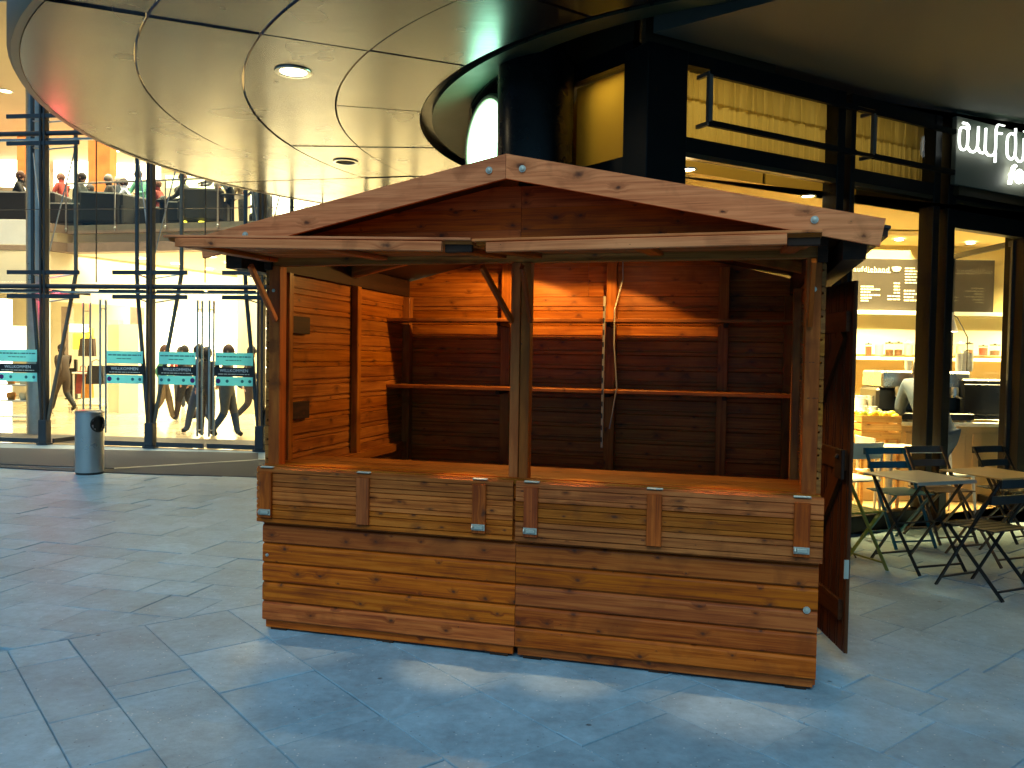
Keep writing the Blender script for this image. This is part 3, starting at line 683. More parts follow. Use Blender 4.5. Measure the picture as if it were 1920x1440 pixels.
# cable and white slat at the back wall
def hw(s, t, z): return hut_matrix @ Vector((s, t, z))
tag(MB().tube([hw(1.78, HD-.10, 2.42), hw(1.785, HD-.09, 2.2), hw(1.77, HD-.40, 1.95), hw(1.775, HD-.42, 1.7), hw(1.80, HD-.42, 1.4), hw(1.77, HD-.42, 1.2), hw(1.75, HD-.40, 1.1)], .005, 6).build('power_cable', 'cable_white', smooth=True),
    'thin pale power cable hanging down the back wall of the stall', 'cable')
rod = empty('measuring_rod', hw(1.70, HD-.42, .965), HRZ, 'thin pale measuring rod standing against the stall shelves', 'rod')
MB().box((-.008, -.005, 0), (.008, .005, 1.08), .002).build('shaft', 'cable_white', rod)
for k in range(12): MB().box((-.0082, -.0058, .04+.085*k), (.002, -.0048, .075+.085*k)).build('mark', 'band_black', rod)

# ================================================================== ROUND CANOPY
CH = 4.05
CC = atZ(1905, 288, CH)
def crad(px, py): p = atZ(px, py, CH); return math.hypot(p.x-CC.x, p.y-CC.y), math.degrees(math.atan2(p.y-CC.y, p.x-CC.x)) % 360
canopy = empty('entrance_canopy', (CC.x, CC.y, CH), 0, 'large round metal clad canopy above the market stall with dark panel joints', 'canopy')
# the joints are circles of about the same size stepping to the right; the cross joints fan out from CC
ARCS = [((2.85, 9.11), 3.87), ((2.96, 9.25), 4.85), ((2.47, 9.10), 5.18), ((1.32, 8.95), 4.92), ((.45, 9.60), 5.30)]
def rad_at(i, th):
    if i < 0: (cx_, cy_), r_ = ARCS[0]; r_ += i      # negative: rings inside the inner edge
    else: (cx_, cy_), r_ = ARCS[i]
    ox, oy = CC.x-cx_, CC.y-cy_; c_, s_ = math.cos(th), math.sin(th)
    b_ = ox*c_+oy*s_; q_ = b_*b_-(ox*ox+oy*oy-r_*r_)
    return None if q_ < 0 else -b_+math.sqrt(q_)
TH0, STEP, NS = 118.6, 12.0, 12
THICK = {166.6, 202.6, 214.6}
def arc_panel(name, i0, i1, a0, a1, z, mat, par, n=12, th=.03, g=.010):
    vs = []; rr0 = []; rr1 = []
    for k in range(n+1):
        a = a0+(a1-a0)*k/n; ra, rb = rad_at(i0, a), rad_at(i1, a)
        if ra is None or rb is None or rb-ra < .05: return None
        rr0.append(ra+g); rr1.append(rb-g)
    for zz in (z, z+th):
        for rr_ in (rr0, rr1):
            for k in range(n+1):
                a = a0+(a1-a0)*k/n; vs.append((rr_[k]*math.cos(a), rr_[k]*math.sin(a), zz))
    w = n+1
    fs = [(k, w+k, w+k+1, k+1) for k in range(n)]+[(2*w+k, 2*w+k+1, 3*w+k+1, 3*w+k) for k in range(n)]
    fs += [(k, k+1, 2*w+k+1, 2*w+k) for k in range(n)]+[(w+k, 3*w+k, 3*w+k+1, w+k+1) for k in range(n)]
    fs += [(0, 2*w, 3*w, w), (n, w+n, 3*w+n, 2*w+n)]
    return MB().add(vs, fs).build(name, mat, par)
for j in range(NS):
    t0, t1 = TH0+STEP*j, TH0+STEP*(j+1)
    for i in range(4):
        g0 = .018 if round(t0, 1) in THICK else .005
        g1 = .018 if round(t1, 1) in THICK else .005
        rm = rad_at(i, R((t0+t1)/2)) or 5
        o = arc_panel('panel', i, i+1, R(t0)+g0/rm, R(t1)-g1/rm, 0, 'canopy_metal', canopy)
        if o: o.location.z = rng.uniform(-.0015, .0015); o.rotation_euler = (rng.uniform(-.0012, .0012), rng.uniform(-.0012, .0012), 0)
    for (i_in, z_in, i_out, z_out) in ((-.50, .12, -.12, .03), (-.86, .36, -.52, .13)):
        n = 12; vs = []; fs = []
        for dz in (0, .02):
            for (ii, zz) in ((i_in, z_in), (i_out, z_out)):
                for k in range(n+1):
                    a = R(t0)+.0006+(R(t1)-R(t0)-.0012)*k/n; r_ = rad_at(ii, a); vs.append((r_*math.cos(a), r_*math.sin(a), zz+dz))
        w = n+1
        fs = [(k, w+k, w+k+1, k+1) for k in range(n)]+[(2*w+k, 2*w+k+1, 3*w+k+1, 3*w+k) for k in range(n)]+[(k, k+1, 2*w+k+1, 2*w+k) for k in range(n)]+[(w+k, 3*w+k, 3*w+k+1, w+k+1) for k in range(n)]
        MB().add(vs, fs).build('inner_panel', 'soffit_green_glow', canopy, smooth=True)
A0, A1 = R(TH0), R(TH0+STEP*NS)
arc_panel('backing', -.10, 4, A0, A1, .09, 'black_frame', canopy, 60, .72, 0.)
def arc_strip(nm, pr, mat, n=90):
    vs = []; fs = []; m_ = len(pr)
    for k in range(n+1):
        a = A0+(A1-A0)*k/n
        for (i, dr, z) in pr: r_ = rad_at(i, a)+dr; vs.append((r_*math.cos(a), r_*math.sin(a), z))
    for k in range(n):
        for q in range(m_-1): fs.append((k*m_+q, (k+1)*m_+q, (k+1)*m_+q+1, k*m_+q+1))
    return MB().add(vs, fs).build(nm, mat, canopy, smooth=True)
arc_strip('rim', [(4, 0, 0), (4, .06, 0), (4, .09, .05), (4, .09, .34), (4, .03, .42), (4, 0., .38)], 'steel_tan')
arc_strip('shadow_gap', [(0, .005, .0), (0, .0, .085), (-.12, .0, .085), (-.12, .0, .036)], 'black_frame')
arc_strip('joint_strip', [(-.54, 0, .16), (-.48, 0, .145), (-.48, 0, .16)], 'black_frame')
arc_strip('inner_rim', [(-.86, 0, .36), (-.87, 0, .9)], 'black_frame')
# recessed downlights in the canopy
def downlight(px, py, z, lit, lab, r=.125, en=0, col=(1, .72, .38)):
    p = atZ(px, py, z); e = empty('downlight', (p.x, p.y, z-.004), 0, lab, 'downlight', 'downlights in the round canopy')
    MB().lathe([(r*1.28, 0), (r*1.25, -.008), (r, -.01), (r*.93, .0), (r*.9, .02)], n=28).build('trim_ring', 'steel_light', e, smooth=True)
    MB().lathe([(r*.9, .0), (r*.5, .003), (0, .004)], n=24).build('lens', 'lamp_warm' if lit else 'sofa_grey', e, smooth=True)
    if en: light('lamp_light', 'SPOT', (0, 0, -.03), en, col, e, spot_size=R(130), spot_blend=.6, shadow_soft_size=.1)
downlight(550, 134, CH, True, 'lit round downlight in the canopy left of the stall roof', en=70)
downlight(648, 303, CH, False, 'unlit round downlight in the canopy just above the stall roof')
# round illuminated sign, seen edge on beside the black column
sp = atY(922, 272, 8.05); sg = empty('round_sign', (sp.x, sp.y, sp.z), R(-62), 'glowing white round sign hung beside the black column', 'sign')
MB().lathe([(0, -.1), (.44, -.1), (.47, -.08), (.47, .06), (.45, .08), (.42, .08), (.42, .07)], n=40).build('case', 'steel_tan', sg, smooth=True).rotation_euler = (R(90), 0, 0)
MB().lathe([(.42, .07), (.34, .075)], n=40).build('rim_face', 'sign_rim', sg).rotation_euler = (R(90), 0, 0)
MB().lathe([(.34, .076), (0, .078)], n=40).build('lit_face', 'sign_green_white', sg).rotation_euler = (R(90), 0, 0)
MB().bar((0, .06, .42), (0, .06, CH-sp.z+.05), .05).bar((0, .06, 0), (.4, .12, 0), .05).build('arm', 'black_frame', sg)
light('sign_light', 'AREA', (0, -.10, 0), 9, (.45, 1, .62), sg, rot=(R(90), 0, 0), shape='DISK', size=.8)

# ================================================================== GLASS FACADE OF THE MALL
FA = atZ(86, 833); FB = atZ(490, 846)
FRZ = math.atan2(FB.y-FA.y, FB.x-FA.x)
fac = empty('glass_facade', (FA.x, FA.y, 0), FRZ, 'tall glass entrance facade with steel masts and swing doors', 'facade')
fm = Matrix.Translation(Vector((FA.x, FA.y, 0))) @ Matrix.Rotation(FRZ, 4, 'Z'); fmi = fm.inverted()
fn = Vector((math.sin(-FRZ), math.cos(-FRZ), 0)); 
fn = Vector((-math.sin(FRZ), math.cos(FRZ), 0))
def fpx(px, py, off=0.):    # picture point on the facade plane -> facade coordinates
    return fmi @ atP(px, py, Vector((FA.x, FA.y, 0))+fn*off, fn)
ms = [fpx(86, 833).x-2.05, 0.0, fpx(284, 836).x, fpx(490, 846).x]
ms.append(ms[-1]+2.05); ms.append(ms[-1]+2.05); ms.insert(0, ms[0]-2.05)
print('MASTS', ms, [fpx(90, y).z for y in (545, 260, 520, 565, 815, 660, 683, 703, 718)])
FH = 9.6
for i, x in enumerate(ms):
    for dx in (-.036, .036):
        MB().bar((x+dx, -.03, .0), (x+dx, -.03, FH), .034, .12, up=(0, 1, 0), ch=.006).build('mast', 'steel_blue', fac)
    MB().box((x-.10, -.11, 0), (x+.10, .05, .03)).box((x-.075, -.10, .03), (x+.075, .04, .42), .01).build('mast_foot', 'steel_blue', fac)
    for sg_, mt in ((-1, 'steel_blue'), (1, 'steel_tan')):  # right struts are the same steel, their lit look put into the tan
        MB().tube([(x+sg_*.045, -.02, .36), (x+sg_*.36, .18, 2.55), (x+sg_*.40, .22, 2.9), (x+sg_*.40, .22, FH)], .034, 10).build('side_strut', mt, fac, smooth=True)
    for z in (2.90, 2.50, 5.50, 5.05):
        MB().box((x-.66, -.075, z-.035), (x+.66, -.045, z+.035), .004).build('bracket', 'steel_blue', fac)
        MB().tube([(x-.40, .22, z), (x, -.02, z-.10), (x+.40, .22, z)], .014, 6).build('tie_rod', 'steel_light', fac, smooth=True)
        for dx in (-.6, .6): MB().lathe([(0, -.02), (.03, -.02), (.03, .03), (0, .03)], n=10).build('glass_clamp', 'steel_light', fac).location = (x+dx, -.04, z)
    for (za, zb) in ((2.9, 5.0), (5.5, 8.2)):
        MB().tube([(x-.02, -.01, za), (x+.39, .21, zb)], .011, 6).tube([(x+.02, -.01, za), (x-.39, .21, zb)], .011, 6).build('cross_rod', 'steel_light', fac, smooth=True)
for z, r in ((2.67, .042), (5.22, .04), (7.55, .09)):
    MB().tube([(ms[0]-3, -.02, z), (ms[-1]+1, -.02, z)], r, 10).build('transom', 'steel_blue', fac, smooth=True)
    MB().box((ms[0]-3, .0, z-.11), (ms[-1]+1, .05, z-.075)).build('transom_sill', 'steel_light', fac)
# panes: two per bay above the doors
for i in range(len(ms)-1):
    x0, x1 = ms[i], ms[i+1]; xm = (x0+x1)/2
    for (a, b) in ((x0, xm), (xm, x1)):
        for (za, zb) in ((2.74, 5.16), (5.28, 7.45)):
            MB().box((a+.008, -.055, za), (b-.008, -.043, zb)).build('pane', 'glass_clear', fac)
        for zz in (3.95,): MB().box((a+.008, -.058, zz-.004), (b-.008, -.041, zz+.004)).build('pane_joint', 'lid_dark', fac)
    MB().box((xm-.006, -.06, 2.74), (xm+.006, -.04, 7.45)).build('pane_joint', 'lid_dark', fac)
    # two door leaves
    for sd_, (a, b) in ((-1, (x0, xm)), (1, (xm, x1))):
        d = link('door', None, fac); d.empty_display_size = .1
        a2, b2 = a+(.08 if sd_ < 0 else .012), b-(.012 if sd_ < 0 else .08)
        opened = (i == 2 and sd_ < 0)
        MB().box((0, -.006, .10), (b2-a2, .006, 2.58)).build('pane', 'glass_clear', d)
        for za, zb in ((.02, .10), (2.58, 2.62)): MB().box((.02, -.02, za), (b2-a2-.02, .02, zb), .004).build('rail', 'steel_blue', d)
        hx = (b2-a2-.09) if sd_ < 0 else .09
        hb = MB()
        for yy in (-.075, .075):
            hb.tube([(hx, yy, .22), (hx, yy, 2.45)], .018, 8)
        for zz in (.32, 2.3): hb.tube([(hx, -.075, zz), (hx, .075, zz)], .01, 6)
        hb.build('pull_handle', 'steel_light', d, smooth=True)
        if not opened:
            w = b2-a2; s0, s1 = (.06, w-.16) if sd_ < 0 else (.16, w-.06)
            MB().box((s0, -.0095, 1.395), (s1, -.0075, 1.60)).build('band', 'film_cyan', d)
            MB().box((s0-.02, -.0095, 1.215), (s1+.02, -.0075, 1.36)).build('band', 'band_black', d)
            MB().box((s0, -.0095, 1.06), (s1, -.0075, 1.205)).build('band', 'film_cyan', d)
            text_mesh('lettering', 'WILLKOMMEN', .072, 'white_paint', d, ((s0+s1)/2, -.0105, 1.285), (R(90), 0, 0), .0005, 1.05, 'CENTER')
            q = random.Random(i*2+sd_); m = MB()
            def dashes(m, zc, h, xa, xb, q):
                x = xa
                while x < xb:
                    l = min(q.uniform(.02, .09), xb-x); m.box((x, -.0112, zc-h/2), (x+l, -.0104, zc+h/2)); x += l+.012
            dashes(m, 1.535, .020, s0+.03, s1-.03, q); dashes(m, 1.475, .013, s0+.18, s1-.2, q); m.build('small_print', 'band_ink', d)
            m = MB(); dashes(m, 1.25, .012, s0+.05, s1-.05, q); m.build('small_print', 'chalk', d)
            m = MB()
            for fx, mt in ((.08, 0), (.32, 1), (.72, 1), (.92, 1)):
                fx2 = fx if sd_ > 0 else 1-fx
                o = MB().lathe([(0, -.001), (.040 if mt == 0 else .026, -.001), (.040 if mt == 0 else .026, .001), (0, .001)], n=16).build('round_icon', 'purple_ink' if mt == 0 else 'band_ink', d)
                o.location = (s0+(s1-s0)*fx2, -.0106, 1.135); o.rotation_euler = (R(90), 0, 0)
        d.location = (a2, -.02, 0)
        if opened: d.location = (a2+.02, .02, 0); d.rotation_euler = (0, 0, R(82))
MB().box((ms[0]-3, -.05, 7.6), (ms[-1]+1, .1, FH)).build('upper_glass', 'glass_clear', fac)
# red lamp behind the second mast
rp = atY(112, 556, 14.9); rl = empty('red_lamp', rp, 0, 'small red glowing lamp bar over the open entrance door', 'lamp')
MB().tube([(-.16, 0, 0), (.16, 0, 0)], .022, 8).build('tube', 'lamp_red', rl, smooth=True)
MB().box((-.18, .0, .02), (.18, .05, .06)).tube([(0, .02, .06), (0, -.55, .12)], .012, 6).build('bracket', 'steel_blue', rl)
light('lamp_light', 'POINT', (0, -.08, -.05), 26, (1, .05, .08), rl, shadow_soft_size=.06)

# ================================================================== PEOPLE
def pose_walk(f=1., arm=.25):
    J = dict(pel=(0, 0, .93), bel=(.0, 0, 1.10), che=(.02, 0, 1.32), nek=(.03, 0, 1.47), hb=(.045, 0, 1.56), ht=(.035, 0, 1.68),
             shL=(.02, .17, 1.40), elL=(-arm*.6, .22, 1.14), wrL=(-arm*.2, .22, .92), shR=(.02, -.17, 1.40), elR=(arm*.3, -.22, 1.14), wrR=(arm*1.1, -.2, .98),
             hiL=(.02, .085, .86), knL=(.17*f, .085, .49), anL=(.26*f, .085, .09), toL=(.39*f, .085, .035), hiR=(-.01, -.085, .86), knR=(-.02*f, -.085, .48), anR=(-.30*f, -.085, .15), toR=(-.21*f, -.085, .035))
    return J
def pose_sit(lean=0., reach=.35, seat=.47):
    s = seat
    return dict(pel=(0, 0, s+.10), bel=(lean*.3, 0, s+.27), che=(lean*.8, 0, s+.48), nek=(lean, 0, s+.63), hb=(lean+.03, 0, s+.72), ht=(lean+.02, 0, s+.84),
                shL=(lean*.9, .17, s+.56), elL=(lean+.10, .22, s+.32), wrL=(lean+reach, .14, s+.28), shR=(lean*.9, -.17, s+.56), elR=(lean+.10, -.22, s+.32), wrR=(lean+reach, -.14, s+.30),
                hiL=(.06, .09, s+.08), knL=(.44, .10, s+.06), anL=(.40, .10, .09), toL=(.53, .10, .035), hiR=(.06, -.09, s+.08), knR=(.44, -.11, s+.06), anR=(.46, -.11, .09), toR=(.59, -.11, .035))
def pose_stand(arm=0., bend=0.):
    b = bend
    return dict(pel=(-b*.25, 0, .93), bel=(b*.15, 0, 1.10), che=(b*.75, 0, 1.31-b*.10), nek=(b*1.15, 0, 1.46-b*.25), hb=(b*1.3+.02, 0, 1.55-b*.32), ht=(b*1.4+.02, 0, 1.67-b*.36),
                shL=(b*1.0, .18, 1.40-b*.2), elL=(b+.06+arm*.2, .23, 1.14-b*.2), wrL=(b+.14+arm*.5, .17, .98+arm*.3), shR=(b*1.0, -.18, 1.40-b*.2), elR=(b+.06+arm*.2, -.23, 1.14-b*.2), wrR=(b+.14+arm*.5, -.17, .98+arm*.3),
                hiL=(-b*.2, .085, .86), knL=(-b*.05, .09, .49), anL=(-.02, .09, .09), toL=(.12, .10, .035), hiR=(-b*.2, -.085, .86), knR=(-b*.05+.05, -.09, .49), anR=(.04, -.09, .09), toR=(.18, -.10, .035))
BONES = [('pel', 'bel', 'top'), ('bel', 'che', 'top'), ('che', 'nek', 'top'), ('nek', 'hb', 'skin'), ('hb', 'ht', 'skin')]
for s_ in 'LR':
    BONES += [('che', 'sh'+s_, 'top'), ('sh'+s_, 'el'+s_, 'top'), ('el'+s_, 'wr'+s_, 'top'), ('wr'+s_, 'ha'+s_, 'skin'), ('pel', 'hi'+s_, 'legs'), ('hi'+s_, 'kn'+s_, 'legs'), ('kn'+s_, 'an'+s_, 'legs'), ('an'+s_, 'to'+s_, 'shoe')]
RAD = dict(pel=.135, bel=.125, che=.145, nek=.058, hb=.082, ht=.078, sh=.072, el=.047, wr=.034, ha=.036, hi=.106, kn=.080, an=.060, to=.038)
def person(label, loc, head, J, top, legs, hair, shoe='cloth_black', coat=False, size=1.0, long_hair=False, group=None, wide=1.0):
    J = {k: Vector(v) for k, v in J.items()}
    for s_ in 'LR': J['ha'+s_] = J['wr'+s_]+(J['wr'+s_]-J['el'+s_]).normalized()*.075
    names = list(J); idx = {n: i for i, n in enumerate(names)}
    me = bpy.data.meshes.new('body'); me.from_pydata([J[n] for n in names], [(idx[a], idx[b]) for a, b, _ in BONES], [])
    ob = bpy.data.objects.new('body', me); COL.objects.link(ob)
    sk = ob.modifiers.new('s', 'SKIN'); sk.use_smooth_shade = True
    for n in names:
        r = RAD[n.rstrip('LR') if n not in RAD else n]*wide
        if coat and n[:2] in ('hi', 'pe', 'be', 'ch', 'el', 'sh'): r *= 1.2
        sv = me.skin_vertices[0].data[idx[n]]; sv.radius = (r*(.80 if n in ('che', 'bel', 'pel') else 1), r*(1.22 if n in ('che', 'pel') else 1.0)); sv.use_root = (n == 'pel')
    sb = ob.modifiers.new('u', 'SUBSURF'); sb.levels = 2; sb.render_levels = 2
    dg = bpy.context.evaluated_depsgraph_get(); bm_ = bpy.data.meshes.new_from_object(ob.evaluated_get(dg)); bpy.data.objects.remove(ob)
    mats = ['skin', top, legs, shoe, hair]; bm_.materials.clear()
    for m in mats: bm_.materials.append(MAT[m])
    cents = np.empty(len(bm_.polygons)*3); bm_.polygons.foreach_get('center', cents); cents = cents.reshape(-1, 3)
    best = np.full(len(cents), 9.); mi = np.zeros(len(cents), int)
    kmap = dict(skin=0, top=1, legs=2, shoe=3)
    for a, b, k in BONES:
        pa, pb = np.array(J[a]), np.array(J[b]); d = pb-pa; t = np.clip(((cents-pa)@d)/(d@d), 0, 1)
        ds = np.linalg.norm(cents-(pa+t[:, None]*d), axis=1)-(RAD[a.rstrip('LR') if a not in RAD else a]*.6)
        kk = kmap[k]
        if coat and k == 'legs' and (a.startswith('hi') or a == 'pel'): kk = 1
        u = ds < best; best[u] = ds[u]; mi[u] = kk
    bm_.polygons.foreach_set('material_index', mi.astype(np.int32)); bm_.polygons.foreach_set('use_smooth', [True]*len(bm_.polygons))
    # fingers, nose, ears, eyes and mouth belong to the same body mesh
    x = MB()
    for s_, yy in (('L', 1), ('R', -1)):
        w, h = J['wr'+s_], J['ha'+s_]; d = (h-w).normalized(); side = d.cross(Vector((0, 0, 1)));  side = (side if side.length > .1 else Vector((0, 1, 0))).normalized(); dn = side.cross(d)
        for q, ln in ((-.027, .062), (-.009, .072), (.009, .068), (.027, .052)):
            b0 = h+side*q; x.tube([b0-d*.015, b0+d*ln*.55, b0+d*ln-dn*.022], [.0095, .009, .007], 6)
        b0 = w+d*.025+side*.034; x.tube([b0, b0+side*.025+d*.03, b0+side*.022+d*.062], [.011, .01, .008], 6)
    hc = (J['hb']+J['ht'])/2+Vector((0, 0, .0)); up = (J['ht']-J['hb']).normalized(); fw = Vector((1, 0, 0)); fw = (fw-up*fw.dot(up)).normalized()
    x.tube([hc+fw*.075+up*.012, hc+fw*.112-up*.018, hc+fw*.085-up*.028], [.008, .014, .010], 6)
    for yy in (-1, 1): x.ball(hc+Vector((0, yy*.088, 0))-fw*.005, (.022, .012, .032), 6, 4)
    n0 = len(x.f)
    for yy in (-1, 1): x.ball(hc+fw*.088+Vector((0, yy*.031, 0))+up*.012, (.008, .013, .007), 6, 4)
    x.ball(hc+fw*.086-up*.055, (.008, .024, .006), 6, 4)
    import bmesh
    b = bmesh.new(); b.from_mesh(bm_); nb0 = len(b.verts)
    vs = [b.verts.new(p) for p in x.v]
    for i, f in enumerate(x.f):
        try:
            q = b.faces.new([vs[j] for j in f]); q.material_index = 0 if i < n0 else 4; q.smooth = True
        except ValueError: pass
    b.to_mesh(bm_); b.free()
    e = empty('person', loc, head, label, 'person', group); e.scale = (size, size, size)
    link('body', bm_, e)
    m = MB()
    cap = []
    for i in range(9):
        for k in range(16):
            th = math.pi*i/8*(.60); a = 2*math.pi*k/16; back = .5-.5*math.cos(a)
            th2 = th*(1.0+.75*back) if not long_hair else th*(1.0+1.0*back)
            r = .106+.006*math.sin(5*a+i)
            p = hc+up*.022+up*(math.cos(th2)*r*1.12)+fw*(math.sin(th2)*math.cos(a)*r)+Vector((0, 1, 0))*(math.sin(th2)*math.sin(a)*r*.93)
            cap.append(p)
    m.add(cap, [(i*16+k, i*16+(k+1) % 16, (i+1)*16+(k+1) % 16, (i+1)*16+k) for i in range(8) for k in range(16)])
    if long_hair: m.ball(hc-fw*.07-up*.13, (.05, .085, .14), 8, 6)
    m.build('hair', hair, e, smooth=True)
    return e

# ================================================================== SHOPPING MALL BEHIND THE GLASS
mall = empty('shopping_mall', (0, 0, 0), 0, 'brightly lit two storey shopping mall interior behind the glass facade', 'building')
def fl(x, y=0.): return fm @ Vector((x, y, 0))
p0, p1 = fl(-9.0, .0), fl(9.2, .0)
MB().add([(p0.x, p0.y, .003), (p1.x, p1.y, .003), (p1.x+2, 34, .003), (p0.x-10, 34, .003)], [(0, 1, 2, 3)]).build('floor', 'mall_tile', mall)
MB().add([fl(-5, .25)+Vector((0, 0, .006)), fl(8, .25)+Vector((0, 0, .006)), fl(8, 1.5)+Vector((0, 0, .006)), fl(-5, 1.5)+Vector((0, 0, .006))], [(0, 1, 2, 3)]).build('inner_mat', 'sofa_grey', mall)
# first floor slab with a banded edge
e0 = Vector((-10.6, 19.7, 0)); e1 = Vector((2.0, 16.6, 0)); ed = (e1-e0).normalized(); en_ = Vector((-ed.y, ed.x, 0))
def slabband(nm, z0, z1, off, mat):
    a = e0+en_*off; b = e1+en_*off
    MB().prism([(a.x, a.y, z0), (b.x, b.y, z0), (b.x+1, 33, z0), (-24, 33, z0), (-24, a.y-.4, z0), (a.x-.2, a.y-.3, z0)], (0, 0, z1-z0)).build(nm, mat, mall)
slabband('slab_edge', 4.36, 4.55, 0., 'slab_edge'); slabband('slab_recess', 4.14, 4.36, .16, 'cream'); slabband('slab_edge', 3.92, 4.14, 0., 'slab_edge')
a = e0+en_*.3; b = e1+en_*.3
MB().add([(-24, 19.6, 3.915), (a.x, a.y, 3.915), (b.x, b.y, 3.915), (3, 33, 3.915), (-24, 33, 3.915)], [(0, 1, 2, 3, 4)]).build('soffit', 'cream_pale', mall)
# bulkhead and shop walls on the ground floor
def wallp(nm, pa, pb, z0, z1, mat, th=.12):
    pa = Vector((*pa, z0)); pb = Vector((*pb, z0)); d = (pb-pa).normalized(); n = Vector((-d.y, d.x, 0))*th
    return MB().prism([pa, pb, pb+n, pa+n], (0, 0, z1-z0)).build(nm, mat, mall)
wallp('bulkhead', (-10.9, 19.4), (-8.2, 25.0), 2.75, 3.91, 'cream_pale')
wallp('shop_wall', (-8.2, 25.2), (-3.4, 25.2), 2.75, 3.91, 'cream_pale')
wallp('bulkhead', (-16.5, 19.5), (-10.9, 19.4), 2.95, 3.91, 'cream_pale')
wallp('shop_wall', (-20, 29.0), (3, 29.0), 0, 3.91, 'cream_pale')
wallp('side_wall', (2.4, 15), (3.0, 33), 0, 7.6, 'cream'); wallp('side_wall', (-21, 33), (-18, 14.9), 0, 7.6, 'cream')
wallp('upper_wall', (-24, 28.0), (3, 27.0), 4.55, 7.6, 'cream_pale')
MB().add([(-24, 14.6, 7.5), (3, 13.2, 7.5), (3, 34, 7.5), (-24, 34, 7.5)], [(3, 2, 1, 0)]).build('upper_ceiling', 'cream', mall)
for k in range(7):
    for j in range(3):
        pa = Vector((-10.3-.0, 0, 0)); x0 = -12.5+1.2*k
        p = fm @ Vector((x0+4, .35, 0)); 
        MB().box((p.x, p.y, 7.72+.5*j), (p.x+1.18, p.y+.05, 8.2+.5*j)).build('orange_panel', 'orange_panel', mall)
MB().tube([(-9.0, 15.7, 0), (-9.0, 15.7, 7.5)], .20, 20).build('column', 'steel_light', mall, smooth=True)
pc = atY(463, 640, 22.0); MB().tube([(pc.x, pc.y, 0), (pc.x, pc.y, 3.92)], .25, 20).build('column', 'cream', mall, smooth=True)
for px_ in (192, 60): 
    pc = atY(px_, 330, 23.0); MB().box((pc.x-.30, pc.y-.2, 4.55), (pc.x+.30, pc.y+.2, 7.5), .01).build('clad_column', 'orange_panel', mall)
pb_ = atY(232, 755, 21.5); MB().box((pb_.x-.42, pb_.y, 0), (pb_.x-.08, pb_.y+.5, 2.28)).build('pier', 'cream', mall); MB().box((pb_.x-.08, pb_.y-.1, 0), (pb_.x+.42, pb_.y+.5, 2.3)).build('pier', 'cream_pale', mall)
# shop signs, and glowing panels added in place of brightly lit back walls
def glowbox(px0, py0, px1, py1, Y, mat, nm='glow_panel'):
    a = atY(px0, py1, Y); b = atY(px1, py0, Y); MB().box((a.x, Y, a.z), (b.x, Y+.08, b.z), .01).build(nm, mat, mall)
glowbox(296, 572, 443, 655, 27.5, 'shop_lightbox'); glowbox(485, 575, 640, 700, 27.5, 'shop_lightbox'); glowbox(20, 612, 72, 655, 24, 'shop_lightbox')
glowbox(130, 608, 163, 622, 23, 'shop_lightbox'); glowbox(136, 625, 158, 655, 23.2, 'shop_yellow'); glowbox(160, 615, 174, 648, 23.1, 'shop_yellow')
glowbox(100, 262, 170, 352, 26.0, 'shop_lightbox'); glowbox(215, 300, 300, 350, 26.2, 'shop_lightbox'); glowbox(0, 280, 40, 350, 26, 'shop_lightbox'); glowbox(310, 330, 420, 352, 26, 'glow_pale'); glowbox(470, 340, 600, 400, 26, 'shop_lightbox')
# dark interior panels giving the shops depth; the leftmost frame is made to glow
for (px0, py0, px1, py1, Y, mt) in ((205, 600, 222, 755, 23.5, 'cream'), (244, 575, 262, 612, 24, 'slab_edge'), (115, 575, 128, 690, 24, 'slab_edge'), (0, 560, 8, 800, 18.8, 'shop_lightbox')):
    a = atY(px0, py1, Y); b = atY(px1, py0, Y); MB().box((a.x, Y, max(.01, a.z)), (b.x, Y+.3, b.z)).build('shop_panel', mt, mall)
# balustrade
rail_n = 9
for k in range(rail_n):
    a = e0+ed*(.05+1.35*k)-en_*.02; b = e0+ed*(1.35*(k+1)-.05)-en_*.02
    MB().prism([a+Vector((0, 0, 4.42)), b+Vector((0, 0, 4.42)), b+en_*.014+Vector((0, 0, 4.42)), a+en_*.014+Vector((0, 0, 4.42))], (0, 0, 1.02)).build('rail_pane', 'glass_rail', mall)
    c = e0+ed*(1.35*k)-en_*.04; MB().tube([c+Vector((0, 0, 4.4)), c+Vector((0, 0, 5.52))], .016, 6).ball(c+Vector((0, 0, 4.46)), .035, 8, 6).build('rail_post', 'steel_light', mall, smooth=True)
MB().tube([e0+Vector((0, 0, 5.53)), e1+Vector((0, 0, 5.53))], .024, 8).build('handrail', 'steel_light', mall, smooth=True)
a = atY(0, 458, 18.6); b = atY(64, 412, 18.6); MB().box((a.x-4, 18.6, a.z), (b.x, 18.7, b.z), .005).build('white_parapet', 'white_paint', mall)
